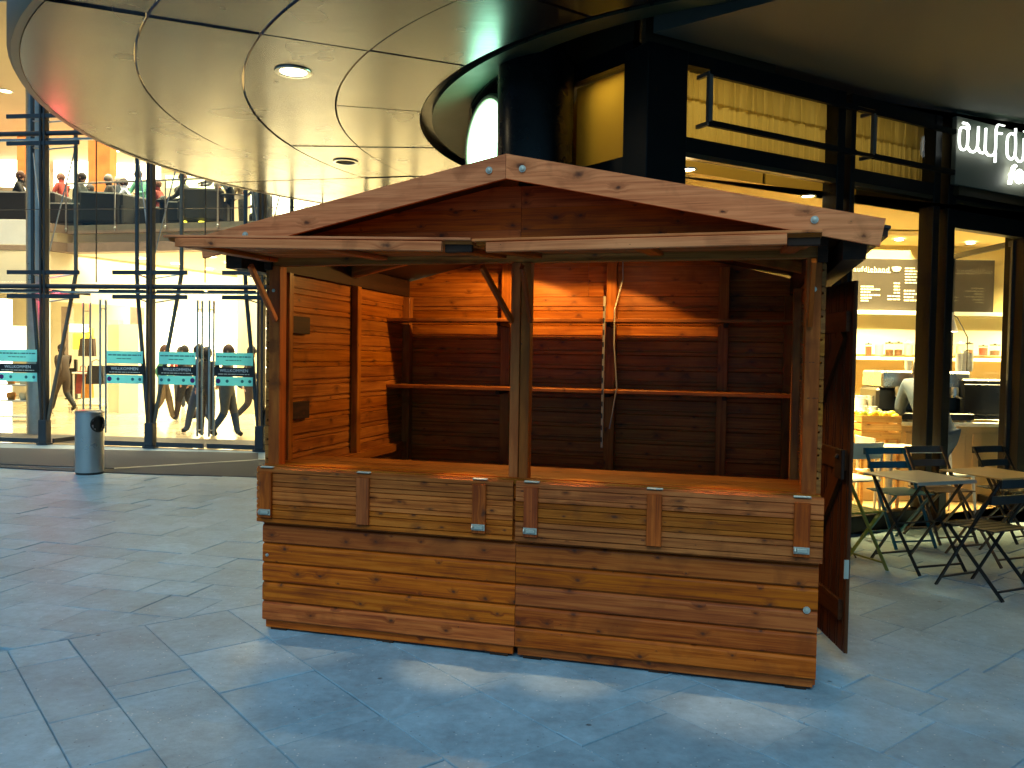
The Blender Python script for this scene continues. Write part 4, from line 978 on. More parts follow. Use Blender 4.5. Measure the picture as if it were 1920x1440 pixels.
# lamps in the mall ceilings
cl_spots = [(264, 484, 3.9), (330, 494, 3.9), (392, 504, 3.9), (395, 481, 3.9), (430, 492, 3.9), (455, 498, 3.9), (10, 170, 7.5), (318, 282, 7.5), (112, 205, 7.5), (218, 282, 7.5)]
for i, (px_, py_, z) in enumerate(cl_spots):
    p = atZ(px_, py_, z); e = empty('ceiling_lamp', (p.x, p.y, z-.012), 0, 'round ceiling lamp ' + ('leftmost in the low mall soffit', 'second from left in the low mall soffit', 'lower one just left of the stall roof corner, in the mall soffit', 'upper one just left of the stall roof corner, in the mall soffit', 'second from right in the low mall soffit', 'rightmost in the low mall soffit', 'at the left picture edge in the high mall ceiling', 'farthest right in the high mall ceiling', 'behind the blue mast in the high mall ceiling', 'between the two masts in the high mall ceiling')[i], 'ceiling lamp', 'mall ground floor ceiling lamps' if z < 5 else 'mall upper ceiling lamps')
    MB().lathe([(.13, .0), (.0, -.004)], n=20).build('lens', 'lamp_warm_soft', e); MB().lathe([(.17, .012), (.165, -.006), (.13, -.004)], n=20).build('trim_ring', 'white_paint', e, smooth=True)
MC = (1, .85, .52)
light('mall_ground_light', 'AREA', (-7.5, 22.5, 3.86), 1300, MC, mall, spread=R(145), shape='RECTANGLE', size=9, size_y=5)
light('mall_back_light', 'AREA', (-7.0, 27.3, 3.86), 1500, MC, mall, spread=R(130), shape='RECTANGLE', size=14, size_y=3)
light('mall_void_light', 'AREA', (-7.0, 16.9, 7.4), 600, MC, mall, spread=R(85), shape='RECTANGLE', size=12, size_y=3)
light('mall_upper_light', 'AREA', (-8.0, 23.0, 7.4), 2900, MC, mall, spread=R(120), shape='RECTANGLE', size=14, size_y=6)
# --- furniture on the upper floor
UZ = 4.55
def armchair(px_, Y, label, mat, rz, w=.8):
    p = atY(px_, 415, Y); e = empty('armchair', (p.x, Y, UZ), rz, label, 'armchair', 'armchairs on the mall gallery')
    MB().box((-.35, -w/2, .12), (.35, w/2, .40), .04).build('seat', mat, e); MB().box((-.42, -w/2, .12), (-.24, w/2, .86), .05).build('backrest', mat, e)
    for s_ in (-1, 1): MB().box((-.38, s_*w/2-.08, .1), (.34, s_*w/2+.08, .58), .04).build('armrest', mat, e)
    for sx in (-.3, .28):
        for sy in (-1, 1): MB().tube([(sx, sy*(w/2-.05), 0), (sx, sy*(w/2-.05), .13)], .02, 6).build('leg', 'lid_dark', e)
armchair(138, 20.4, 'black armchair under the seated woman in the grey jumper', 'sofa_black', 0, .9)
armchair(196, 20.3, 'black armchair with its back to the glass railing beside the orange column', 'sofa_black', R(100), .9)
armchair(238, 20.6, 'dark grey armchair behind the person in the lilac shirt', 'sofa_grey', R(150), .9)
armchair(352, 20.0, 'black armchair under the man in the grey coat', 'sofa_black', R(185), .95)
armchair(385, 19.7, 'wide grey armchair next to the standing waiter', 'sofa_grey', R(100), .95)
def cafe_table(px_, Y, label):
    p = atY(px_, 415, Y); e = empty('side_table', (p.x, Y, UZ), 0, label, 'table', 'tables on the mall gallery')
    MB().lathe([(0, .70), (.30, .70), (.31, .715), (.30, .73), (0, .73)], n=20).build('table_top', 'machine_black', e); MB().tube([(0, 0, .02), (0, 0, .7)], .03, 8).build('leg', 'lid_dark', e); MB().lathe([(0, 0), (.22, 0), (.2, .025), (0, .03)], n=16).build('base', 'lid_dark', e)
cafe_table(176, 20.3, 'small round dark table in front of the woman in the grey jumper'); cafe_table(318, 20.3, 'small round dark table between the two armchair groups on the gallery'); cafe_table(437, 19.5, 'dark round table the waiter leans over')
for px_, mt in ((345, 0), (378, 1)):
    p = atY(px_, 401, 19.3); e = tag(MB().lathe([(0, 0), (.05, 0), (.07, .05), (.06, .07), (0, .08)], n=12).build('candle_lamp', 'spot_yellow', None, smooth=True), 'small yellow table light on the floor of the gallery by the %s armchair' % ('black' if mt == 0 else 'wide grey'), 'light'); e.location = (p.x, 19.3, UZ+.02)
def gp(px_, Y): p = atY(px_, 415, Y); return (p.x, Y, UZ)
person('seated woman in a grey jumper and teal jeans on the mall gallery', gp(143, 20.3), 0, pose_sit(.12, .30), 'cloth_grey', 'cloth_teal', 'hair_dark', long_hair=True)
person('seated person in brown with grey hair beside the orange column', gp(212, 20.5), R(200), pose_sit(.08, .3), 'cloth_brown', 'cloth_black', 'hair_grey', wide=1.15)
person('seated person in a lilac shirt behind the railing', gp(246, 20.9), R(190), pose_sit(.15, .3), 'cloth_lilac', 'cloth_grey', 'hair_dark')
person('seated man in a grey coat facing left on the gallery', gp(358, 20.2), R(180), pose_sit(.18, .3), 'cloth_coat', 'cloth_black', 'hair_brown', coat=True)
person('waiter in a white shirt leaning over a table on the gallery', gp(428, 19.9), R(200), pose_stand(.2, .32), 'cloth_white', 'cloth_black', 'hair_dark')
person('person in dark clothes standing at the far right end of the gallery', gp(480, 20.6), R(180), pose_stand(.1, .05), 'cloth_navy', 'cloth_denim', 'hair_dark')
person('seated person in black with brown hair left of the first mast', gp(28, 20.2), R(20), pose_sit(.1, .3), 'cloth_black', 'cloth_denim', 'hair_brown')
person('seated person in a white blouse left of the column on the gallery', gp(52, 20.8), R(180), pose_sit(.1, .3), 'cloth_white', 'cloth_grey', 'hair_dark', long_hair=True)
person('standing person in a green top between the two gallery masts', gp(268, 21.6), R(250), pose_stand(.3, .1), 'cloth_green', 'cloth_black', 'hair_dark')
person('seated person in denim near the grey armchair', gp(395, 20.9), R(10), pose_sit(.15, .3), 'cloth_denim', 'cloth_black', 'hair_grey')
armchair(30, 20.4, 'black armchair at the left edge of the gallery', 'sofa_black', R(90), 1.0); armchair(300, 20.8, 'black armchair under the person in red brown', 'sofa_black', R(170), .9)
cafe_table(44, 20.3, 'small round dark table at the left end of the gallery')
for k_, (px_, Y_, hd_, tp_, hr_, st_, lb_) in enumerate(((80, 21.8, 200, 'cloth_tan', 'hair_dark', 0, 'standing person in tan behind the blue steel mast on the gallery'), (120, 22.0, 170, 'cloth_red', 'hair_brown', 0, 'standing person in red left of the woman in the grey jumper'), (178, 21.7, 190, 'cloth_khaki', 'hair_dark', 1, 'seated person in khaki opposite the woman in the grey jumper'), (226, 22.2, 150, 'cloth_navy', 'hair_grey', 0, 'standing person in navy right of the orange column'), (325, 21.8, 10, 'cloth_white', 'hair_dark', 1, 'seated person in white behind the man in the grey coat'), (455, 21.4, 180, 'cloth_tan', 'hair_brown', 0, 'standing person in tan behind the waiter'), (505, 21.0, 170, 'cloth_black', 'hair_dark', 1, 'seated person in black above the left roof slope'))):
    person(lb_, gp(px_, Y_), R(hd_), pose_sit(.1, .3) if st_ else pose_stand(.15, .05), tp_, 'cloth_black', hr_)
person('seated person in red brown clothes near the left gallery mast', gp(303, 21.0), R(170), pose_sit(.1, .3), 'cloth_red', 'cloth_black', 'hair_brown')
# --- people on the ground floor
def fp(px_, py_): p = atZ(px_, py_, .004); return (p.x, p.y, .004)
person('person in a dark jacket walking left behind the open door', fp(118, 771), R(160), pose_walk(1.05), 'cloth_brown', 'cloth_black', 'hair_dark', coat=True)
person('person in tan trousers with a green top behind the first door sticker', fp(305, 789), R(20), pose_walk(.8), 'cloth_green', 'cloth_tan', 'hair_brown')
person('person in a black coat walking behind the middle glass door', fp(348, 788), R(170), pose_walk(.7), 'cloth_black', 'cloth_brown', 'hair_dark', coat=True)
person('person in navy top and blue jeans just behind the door handles', fp(376, 812), R(175), pose_walk(.9), 'cloth_navy', 'cloth_denim', 'hair_dark')
person('person in a slim brown coat between the two door handles', fp(386, 818), R(95), pose_stand(.1, .02), 'cloth_brown', 'cloth_brown', 'hair_dark', size=.98)
person('person in a khaki coat and dark jeans stepping to the right', fp(424, 820), R(10), pose_walk(.75), 'cloth_khaki', 'cloth_denim', 'hair_brown', coat=True)
person('person in dark clothes striding near the right mast', fp(468, 796), R(15), pose_walk(1.1), 'cloth_brown', 'cloth_black', 'hair_dark', coat=True)
person('person in red at the back of the hall', fp(338, 765), R(120), pose_stand(.1), 'cloth_red', 'cloth_navy', 'hair_dark')
# --- display furniture in the left shop
p = atZ(172, 765, .004); dt = empty('display_table', (p.x, p.y, .004), 0, 'white display table with a lower tray in the shop behind the bin', 'table')
MB().box((-.4, -.3, .95), (.4, .3, 1.0), .01).build('table_top', 'white_lacquer', dt); MB().box((-.38, -.28, .06), (.38, .28, .12), .01).build('tray', 'cream', dt)
for sx in (-.36, .36):
    for sy in (-.26, .26): MB().bar((sx, sy, 0), (sx, sy, .95), .04).build('leg', 'white_lacquer', dt)
def bag(px_, py_, Y, mat, label, w=.34, h=.42):
    q = atY(px_, py_, Y); e = empty('handbag', (q.x, Y, q.z), 0, label, 'bag', 'bags on display in the shop')
    MB().prism([(-w/2, -.08, 0), (w/2, -.08, 0), (w*.40, -.05, h), (-w*.40, -.05, h)], (0, .14, 0)).build('body', mat, e)
    MB().tube([(-w*.25, .02, h), (-w*.22, .02, h+.12), (0, .02, h+.17), (w*.22, .02, h+.12), (w*.25, .02, h)], .012, 6).build('handle', mat, e, smooth=True)
bag(164, 668, p.y, 'cloth_brown', 'tall brown leather bag standing on the white display table', .45, .5); bag(155, 738, p.y-.1, 'bag_red', 'dark red suitcase like bag on the display tray', .32, .62); bag(164, 746, p.y-.2, 'bag_orange', 'orange bag on the display tray', .3, .45); bag(180, 720, p.y-.4, 'cloth_black', 'black holdall hanging at the right of the display', .5, .5)
q = atZ(137, 748, .004); ds = empty('info_stand', (q.x, q.y, .004), 0, 'slim black display stand left of the white table', 'stand')
MB().box((-.14, -.05, .03), (.14, .05, 1.3), .01).build('panel', 'machine_black', ds); MB().box((-.2, -.15, 0), (.2, .15, .03), .005).build('base', 'machine_black', ds)
q = atZ(45, 790, .004); bs = empty('wire_basket', (q.x, q.y, .004), 0, 'wire basket shelf with wares in the left shop window', 'shelf')
for z in (.1, .45, .8): MB().box((-.4, -.25, z), (.4, .25, z+.03), .005).build('shelf', 'steel_light', bs)
for sx in (-.4, .4):
    for sy in (-.25, .25): MB().tube([(sx, sy, 0), (sx, sy, .95)], .012, 6).build('leg', 'steel_light', bs)
for k in range(6): MB().lathe([(0, 0), (.07, 0), (.1, .1), (.08, .16), (0, .17)], n=10).build('ware', ('bag_orange', 'cream', 'cloth_brown')[k % 3], bs, smooth=True).location = (-.28+.28*(k % 3), 0, .48+.35*(k//3))

# ================================================================== ENTRANCE MATS, BIN
def mat_quad(nm, pts, lab):
    vs = [atZ(x, y, 0) for x, y in pts]; vs = [(v.x, v.y, -.003) for v in vs]
    o = MB().prism(vs, (0, 0, .012)).build(nm, 'mat_grey'); return tag(o, lab, 'door mat', 'entrance mats')
mat_quad('door_mat', [(-120, 838), (484, 850), (484, 863), (215, 879), (-120, 866)], 'long dark grey entrance mat along the glass doors')
mat_quad('door_mat', [(-60, 869.5), (150, 879.5), (214, 880.5), (520, 862), (560, 897), (480, 895.5), (150, 885), (-60, 874)], 'dark grey entrance mat in front, nearest to the bin')
def mat_strip(pts, lab):
    vs = [atZ(x, y, 0) for x, y in pts]; vs = [(v.x, v.y, .0) for v in vs]; tag(MB().prism(vs, (0, 0, .014)).build('mat_frame', 'mat_frame'), lab, 'metal strip', 'mat edge strips')
mat_strip([(214, 879.2), (214, 880.4), (520, 861.8), (520, 860.8)], 'thin pale metal strip between the two mats')
bp_ = atZ(168, 888, 0); bi = empty('litter_bin', (bp_.x, bp_.y, .0), R(33), 'round brushed steel litter bin with a half moon opening', 'litter bin')
def bin_body():
    r, h, n, mz = .172, .81, 40, 16; m = MB(); vs = []; fs = []
    for j in range(mz+1):
        for k in range(n): a = 2*math.pi*k/n; vs.append((r*math.cos(a), r*math.sin(a), .03+(h-.05)*j/mz))
    for j in range(mz):
        for k in range(n):
            a = 2*math.pi*(k+.5)/n; z = .03+(h-.05)*(j+.5)/mz
            da = (a-R(-58)+math.pi) % (2*math.pi)-math.pi
            if (da*r/.085)**2+((z-.655)/.085)**2 < 1: continue
            fs.append((j*n+k, j*n+(k+1) % n, (j+1)*n+(k+1) % n, (j+1)*n+k))
    return m.add(vs, fs)
bin_body().build('shell', 'bin_steel', bi, smooth=True)
MB().lathe([(.172, .79), (.177, .795), (.177, .805), (.155, .825), (0, .832)], n=40).build('lid', 'bin_steel', bi, smooth=True)
MB().lathe([(0, .0), (.163, .0), (.165, .032)], n=32).build('base_ring', 'lid_dark', bi); MB().lathe([(.150, .04), (.150, .78)], n=32).build('liner', 'lid_dark', bi, smooth=True)
m = MB()
for k in range(24):
    a = 2*math.pi*k/24; b = 2*math.pi*(k+1)/24
    def pt(t): da = math.cos(t)*.10/.172; z = .655+math.sin(t)*.098; aa = R(-58)+da; return Vector((.175*math.cos(aa), .175*math.sin(aa), z))
    m.tube([pt(a), pt(b)], .011, 5, False)
m.build('opening_rim', 'lid_dark', bi, smooth=True)

# ================================================================== CAFE BUILDING ON THE RIGHT
CA = R(29.3); C0 = Vector((1.42, 6.72, 0))
cafe = empty('cafe_building', C0, CA, 'glazed cafe with black frames at the corner behind the stall', 'building')
cm = Matrix.Translation(C0) @ Matrix.Rotation(CA, 4, 'Z'); cmi = cm.inverted()
cn = Vector((-math.sin(CA), math.cos(CA), 0))
def cpx(px, py, off=0.): return cmi @ atP(px, py, C0+cn*off, cn)
def cl(p): return cmi @ Vector(p)
print('CAFE', [tuple(round(c,2) for c in cpx(x, y)) for x, y in ((1285, 100), (1550, 170), (1590, 180), (1740, 215), (1775, 400), (1910, 410), (1400, 302), (1737, 341), (1772, 190), (1765, 365), (1290, 148), (1290, 240), (1611, 1006), (1770, 980))])
TOPZ = 4.05
# mullions on the right hand front
MX = [cpx(1562, 600).x, cpx(1582, 600).x, cpx(1743, 600).x, cpx(1768, 600).x, cpx(1912, 600).x]
def mull(x, w, d=.16, z0=0., z1=TOPZ, nm='mullion'): MB().box((x-w/2, -.04, z0), (x+w/2, -.04+d, z1), .004).build(nm, 'black_frame', cafe)
mull(MX[0], .10); mull(MX[1]+.02, .06); mull(MX[2], .10); mull(MX[3]+.03, .12, .22); mull(MX[4]+.10, .24, .22); mull(MX[4]+1.6, .12)
XE = MX[4]+5.0
TZ = 3.32
segs = [(-.10, MX[0]-.05), (MX[1]+.05, MX[2]-.05), (MX[3]+.09, MX[4]-.02), (MX[4]+.22, MX[4]+1.54), (MX[4]+1.66, XE)]
for k, (a, b) in enumerate(segs):
    MB().box((a, -.03, TOPZ-.10), (b, .10, TOPZ)).build('head_rail', 'black_frame', cafe)
    MB().box((a, -.03, TZ-.06), (b, .10, TZ+.06)).build('transom', 'black_frame', cafe)
    MB().box((a, -.03, TZ-.10), (b, .05, TZ-.062)).build('transom_trim', 'bronze_panel', cafe)
    MB().box((a, .02, TZ+.06), (b, .03, TOPZ-.10)).build('pane', 'glass_clear', cafe)
    if k != 2:
        MB().box((a, .02, .16), (b, .03, TZ-.10)).build('pane', 'glass_clear', cafe)
        MB().box((a, -.03, 0), (b, .10, .16), .004).build('sill', 'black_frame', cafe)
# door frame over the entrance
a, b = segs[2]
MB().box((a, -.02, 2.98), (b, .08, TZ-.11)).build('door_head', 'black_frame', cafe)
dr = link('glass_door', None, cafe); dr.location = (b-.02, .06, 0); dr.rotation_euler = (0, 0, R(62))
MB().box((.04, -.006, .10), (b-a-.06, .006, 2.9)).build('pane', 'glass_clear', dr)
for za, zb in ((.02, .1), (2.9, 2.96)): MB().box((.0, -.02, za), (b-a-.02, .02, zb)).build('rail', 'black_frame', dr)
for xa in (0., b-a-.06): MB().box((xa, -.02, .1), (xa+.04, .02, 2.9)).build('stile', 'black_frame', dr)
MB().tube([(b-a-.12, -.06, .8), (b-a-.12, -.06, 1.6)], .014, 8).build('pull_handle', 'steel_light', dr)
# corner column and the window turned to the left
MB().box((-.50, -.05, 0), (-.10, .26, TOPZ), .006).build('corner_post', 'black_frame', cafe)
print('CORNER', cpx(1195, 200), cpx(1285, 200))
LA = atZ(1192, 106, TOPZ); LB = atZ(1070, 153, TOPZ); LA = Vector((LA.x+.02, LA.y+.06, 0)); LB = Vector((LB.x, LB.y+.1, 0))
ld = (LB-LA).normalized(); ln_ = Vector((ld.y, -ld.x, 0)); LBx = LA+ld*(LB-LA).length
def lw(s, off, z): return cl(LA+ld*s+ln_*off+Vector((0, 0, z)))
LL = (LB-LA).length
def lbox(nm, s0, s1, o0, o1, z0, z1, mat):
    MB().prism([lw(s0, o0, z0), lw(s1, o0, z0), lw(s1, o1, z0), lw(s0, o1, z0)], (0, 0, z1-z0)).build(nm, mat, cafe)
lbox('head_rail', 0, LL, -.05, .05, TOPZ-.02, TOPZ+.14, 'black_frame')
lbox('transom', 0, LL, -.05, .05, 3.14, 3.27, 'black_frame'); lbox('pane', 0, LL, -.006, .006, 3.27, TOPZ-.02, 'glass_clear'); lbox('pane', 0, LL, -.006, .006, .16, 3.14, 'glass_clear'); lbox('sill', 0, LL, -.05, .05, 0, .16, 'black_frame')
lbox('bronze_panel', 0, LL+.2, -.04, .02, TOPZ+.14, TOPZ+.42, 'bronze_panel'); lbox('bronze_panel', 0, LL+.2, -.04, .02, TOPZ+.43, 4.715, 'bronze_panel')
lbox('side_panel', LL, LL+1.5, -.05, .05, 0, 4.715, 'black_frame')
lbox('blind', .0, LL, .09, .10, 3.20, TOPZ-.01, 'blind_cloth')  # translucent gold sheet added so that this pane glows evenly
# round black column
cc = atY(1003, 250, 7.38); tag(MB().lathe([(.36, 0), (.36, .04), (.335, .05), (.335, CH+.15), (0, CH+.15)], n=48).build('round_column', 'black_gloss', None, smooth=True), 'glossy black round column behind the stall ridge', 'column').location = (cc.x, cc.y, 0)
# soffits
CZ = 4.09
ce = atZ(1225, 62, CZ); c2 = atZ(1450, 2, CZ); dd = (c2-ce).normalized()
far_ = ce+Vector((math.cos(CA), math.sin(CA), 0))*14; near_ = ce+dd*9
tag(MB().prism([(ce.x, ce.y, CZ), (far_.x, far_.y, CZ), (far_.x+2, near_.y-6, CZ), (near_.x, near_.y, CZ)], (0, 0, .35)).build('soffit', 'dark_plaster'), 'dark olive flat soffit over the cafe terrace', 'ceiling')
MB().box((-1.6, -6.5, 4.72), (13, 7.5, 4.86)).build('recess_ceiling', 'bronze_panel', cafe)  # carried on unseen over the terrace to darken the ground there
MB().box((-.5, -.01, TOPZ+.0), (.9, .04, 4.715)).build('recess_wall', 'bronze_panel', cafe)
us = MB().box((-1.9, -6.2, 4.87), (14, 8.0, 16.0)); us.build('sky_block_storeys', 'dark_plaster', cafe)  # unseen overhanging storeys, added to keep sky light off the terrace
MB().box((6.6, -6.2, 0), (7.0, -.2, 4.08)).build('terrace_light_block', 'dark_plaster', cafe)  # unseen wall, added to shade the right of the terrace
# interior shell (world aligned back wall)
def wbox(nm, lo, hi, mat, ch=0):
    m = MB().box(lo, hi, ch); m.v = [tuple(cl(v)) for v in m.v]; return m.build(nm, mat, cafe)
CB = 11.0
wbox('back_wall', (.4, CB, 0), (12, CB+.12, 4.05), 'cafe_wall')
wbox('left_wall', (.30, 7.9, 0), (.42, CB, 4.05), 'gold_wall'); wbox('right_wall', (9.6, 10.0, 0), (9.72, CB, 4.05), 'cafe_wall')
m = MB().add([cl((LB.x, LB.y, .004)), cl((LA.x, LA.y, .004)), Vector((0, .1, .004)), Vector((XE, .1, .004)), cl((12, CB, .004)), cl((.4, CB, .004))], [(0, 1, 2, 3, 4, 5)]); m.build('floor', 'cafe_floor', cafe)
for z, nm, mt in ((3.16, 'ceiling', 'cafe_wall'), (4.045, 'roof', 'gold_wall')):
    MB().add([cl((LB.x+.1, LB.y+.1, z)), cl((LA.x+.1, LA.y+.12, z)), Vector((0, .16, z)), Vector((XE, .16, z)), cl((12, CB, z)), cl((.4, CB, z))], [(5, 4, 3, 2, 1, 0)]).build(nm, mt, cafe)
# gathered blinds behind the upper panes
for k, (a, b) in enumerate(segs[:2]):
    for (z0, z1, amp) in ((3.72, 3.96, .018), (3.36, 3.75, .008)):
        m = MB(); n = 90; vs = []
        for i in range(n+1):
            x = a+(b-a)*i/n; y = .10+amp*math.sin(i*1.9)+amp*.6*math.sin(i*.83+k)
            vs += [(x, y*1.0, z1), (x, y+amp*.8*math.sin(i*1.1), z0+.006*math.sin(i*.7))]
        m.add(vs, [(2*i, 2*i+2, 2*i+3, 2*i+1) for i in range(n)]); m.build('blind', 'blind_cloth', cafe, smooth=True, recal=False)
    MB().box((a-.1, .95, 3.17), (b+.1, .97, 4.04)).build('blind_back', 'gold_wall', cafe)
# sign brackets in front of the upper panes
for (xa, xb) in ((.02, MX[0]+.02), (MX[1]+.12, MX[2]+.05)):
    fr = link('sign_frame', None, cafe)
    for z in (3.47, 3.86): MB().bar((xa, -.17, z), (xb, -.17, z), .035, .045).build('bar', 'black_frame', fr)
    MB().bar((xa, -.17, 3.48), (xa, -.17, 3.85), .035, .04).build('bar', 'lamp_metal', fr)
    for z in (3.47, 3.86): MB().bar((xa, -.17, z), (xa, -.03, z), .03).build('bar', 'lamp_metal', fr)
MB().bar((MX[0]+.02, -.17, 3.47), (MX[1]+.12, -.17, 3.47), .03).build('tie_bar', 'black_frame', cafe); MB().bar((MX[0]+.02, -.17, 3.86), (MX[1]+.12, -.17, 3.86), .03).build('tie_bar', 'black_frame', cafe)
# neon sign over the door
SA = cpx(1770, 280).x+.01
ns = empty('neon_sign', cm @ Vector((SA, -.12, 3.36)), CA, 'illuminated white script sign on a grey panel over the cafe door', 'sign')
nsm = (Matrix.Translation(cm @ Vector((SA, -.12, 3.36))) @ Matrix.Rotation(CA, 4, 'Z')).inverted()
z_t = cpx(1772, 190, -.12).z-3.36; z_b = 0.02
print('SIGN', SA, z_t, cpx(1765, 365, -.12).z)
MB().box((0, 0, z_b), (3.4, .05, z_t), .004).build('panel', 'sign_back', ns)
MB().box((.10, .02, -.07), (3.4, .09, z_b)).build('sill_trim', 'bronze_panel', ns)
def sp2(cx, cy, off=-.17):       # picture crop units (1740+x/6.544) on the sign plane
    return nsm @ atP(1740+cx/6.544, 180+cy/6.544, C0+cn*off, cn)
def smooth(pts, n=4):
    out = []; P = [Vector(p) for p in pts]
    for i in range(len(P)-1):
        a, b, c, d = P[max(i-1, 0)], P[i], P[i+1], P[min(i+2, len(P)-1)]
        for k in range(n):
            t = k/n; out.append(.5*((2*b)+(c-a)*t+(2*a-5*b+4*c-d)*t*t+(3*b-a-3*c+d)*t**3))
    return out+[P[-1]]
def stroke(pts, r, mat, nm='letter'):
    MB().tube(smooth([sp2(*p) for p in pts]), r, 8).build(nm, mat, ns, smooth=True)
T = .0125
stroke([(430, 330), (480, 345), (505, 385), (495, 410), (450, 385), (400, 400), (383, 500), (390, 620), (430, 660), (475, 630), (488, 540), (490, 400)], T, 'neon_white')
stroke([(490, 630), (515, 672), (560, 685), (600, 640), (612, 540), (620, 375)], T, 'neon_white'); stroke([(612, 640), (640, 690), (690, 690), (702, 600), (710, 395)], T, 'neon_white')
stroke([(705, 680), (740, 725), (800, 722), (828, 660), (832, 520), (838, 400), (870, 350), (935, 362)], T, 'neon_white'); stroke([(828, 700), (822, 815)], T, 'neon_white'); stroke([(862, 458), (905, 462)], T, 'neon_white')
stroke([(1075, 378), (1070, 470), (1020, 460), (980, 500), (968, 620), (975, 730), (1020, 775), (1060, 740), (1075, 620), (1072, 470)], T, 'neon_white'); stroke([(1070, 745), (1110, 800), (1155, 790), (1175, 700), (1180, 520)], T, 'neon_white'); stroke([(1182, 440), (1186, 420)], T, 'neon_white')
ox = 0
stroke([(1200, 800), (1250, 820), (1290, 760), (1290, 640), (1262, 600), (1235, 640), (1235, 780), (1280, 850), (1330, 830)], T, 'neon_white')
for p in ([(1000, 1075), (1030, 960), (1045, 880), (1070, 860)], [(1010, 960), (1070, 965)], [(1090, 950), (1120, 920), (1150, 960), (1140, 1040), (1105, 1050), (1085, 1000), (1095, 945)], [(1190, 960), (1220, 930), (1250, 970), (1240, 1050), (1205, 1065), (1185, 1010), (1195, 955)]): stroke(p, .021, 'neon_halo')
light('sign_light', 'AREA', tuple(sp2(1400, 300, -.30)), 1.2, (.55, 1, .72), ns, rot=(R(90), 0, 0), shape='RECTANGLE', size=1.6, size_y=.5)

# ------------------------------------------------------------------ inside the cafe
WC = (1, .76, .31)
light('cafe_light', 'AREA', cl((4.0, 10.15, 3.10)), 600, WC, cafe, spread=R(84), shape='RECTANGLE', size=3, size_y=1.0)
light('cafe_light', 'AREA', cl((6.9, 10.25, 3.10)), 620, WC, cafe, spread=R(84), shape='RECTANGLE', size=3, size_y=1.0)
light('cafe_light', 'AREA', cl((1.9, 8.6, 3.10)), 60, WC, cafe, spread=R(120), shape='RECTANGLE', size=1.2, size_y=1.2)
light('attic_light', 'AREA', (1.6, .55, 4.03), 7, WC, cafe, shape='RECTANGLE', size=2.8, size_y=.5); light('attic_light', 'AREA', tuple(lw(LL/2, .4, 4.03)), 5, WC, cafe, shape='RECTANGLE', size=.4, size_y=.4)
for i, (px_, py_) in enumerate(((1290, 316), (1515, 366), (1686, 449), (1692, 474), (1875, 432), (1868, 467), (1820, 455))):
    p = atZ(px_, py_, 3.15); e = empty('cafe_spot', (p.x, p.y, 3.146), 0, ('round ceiling spot %s' % ('beside the dark corner post', 'just above the right end of the stall roof', 'nearest above the menu board', 'farther back above the menu board', 'nearest seen through the cafe door', 'farther back seen through the cafe door', 'smallest at the left edge of the cafe doorway')[i]), 'ceiling lamp', 'cafe ceiling spots')
    MB().lathe([(.055, -.004), (0, -.006)], n=16).build('lens', 'lamp_warm', e); MB().lathe([(.075, .0), (.07, -.012), (.055, -.008)], n=16).build('trim_ring', 'steel_light', e, smooth=True)
vp = atZ(1680, 437, 3.15); ve = empty('air_vent', (vp.x, vp.y, 3.146), 0, 'slotted white air vent in the cafe ceiling', 'vent')
for k in range(4): MB().box((-.35, -.14+.07*k, -.012), (.35, -.11+.07*k, -.002)).build('slat', 'cream', ve)
MB().box((-.40, -.19, -.006), (.40, .19, -.001)).build('plate', 'cafe_wall', ve)
# menu board
def atB(px, py, Y=CB-.05): return atY(px, py, Y)
a = atB(1590, 582); b = atB(1738, 486)
mbd = empty('menu_board', (a.x, CB-.05, a.z), 0, 'dark menu board with chalk lettering on the cafe back wall', 'menu board')
BW, BH = b.x-a.x+.9, b.z-a.z
MB().box((-.35, 0, 0), (BW, .04, BH), .004).build('panel', 'menu_black', mbd)
def mb(px, py): p = atB(px, py, CB-.052); return (p.x-a.x, p.z-a.z)
x, z = mb(1600, 509); x2, _ = mb(1668, 509); text_mesh('lettering', 'aufdiehand', .098, 'chalk', mbd, (x, -.003, z), (R(90), 0, 0), .001, 1.12)
x, z = mb(1681, 503); m = MB(); m.lathe([(0, -.05), (.04, -.04), (.062, 0), (.06, .012), (0, .02)], n=18); o = m.build('bowl_icon', 'chalk', mbd); o.location = (x, -.003, z); o.scale = (1, .06, 1)
q = random.Random(4); m = MB()
def line(px0, px1, py, h=.016):
    xa, z = mb(px0, py); xb, _ = mb(px1, py); xx = xa
    while xx < xb:
        l = min(q.uniform(.02, .07), xb-xx); m.box((xx, -.004, z-h/2), (xx+l, -.001, z+h/2)); xx += l+.010
line(1627, 1670, 510, .012)
for k, (w1, hb) in enumerate(((24, .018), (37, .02), (18, .018), (36, .018), (20, .02), (14, .018))):
    line(1614, 1614+w1, 537+5.3*k, hb); line(1676 if k < 4 else 1664, 1687, 531+6*k if k < 4 else 531+6*k, .018)
for k, w in enumerate((18, 34, 22, 32, 20, 22)): line(1697, 1697+w, 503+5.4*k)
for k, w in enumerate((20, 28, 18, 34)): line(1695, 1695+w, 545+6*k, .02)
m.build('chalk_lines', 'chalk', mbd)
# ledge light strip, wall shelf
def shelf_thing(nm, px0, px1, py, Y, depth, th, lab, cat, mat='white_lacquer'):
    p = atY(px0, py, Y); p2 = atY(px1, py, Y); o = MB().box((0, 0, -th), (p2.x-p.x, depth, 0), .004).build(nm, mat); o.location = (p.x, Y, p.z); return tag(o, lab, cat)
shelf_thing('ledge', 1560, 1990, 581, CB-.12, .12, .05, 'pale ledge running below the menu board', 'ledge')
shelf_thing('wall_shelf', 1560, 1990, 668, CB-.26, .26, .04, 'pale wall shelf carrying storage jars in the cafe', 'shelf')
wbox('splash_back', (4.0, CB-.02, 1.72), (9, CB, 2.05), 'cream_pale')
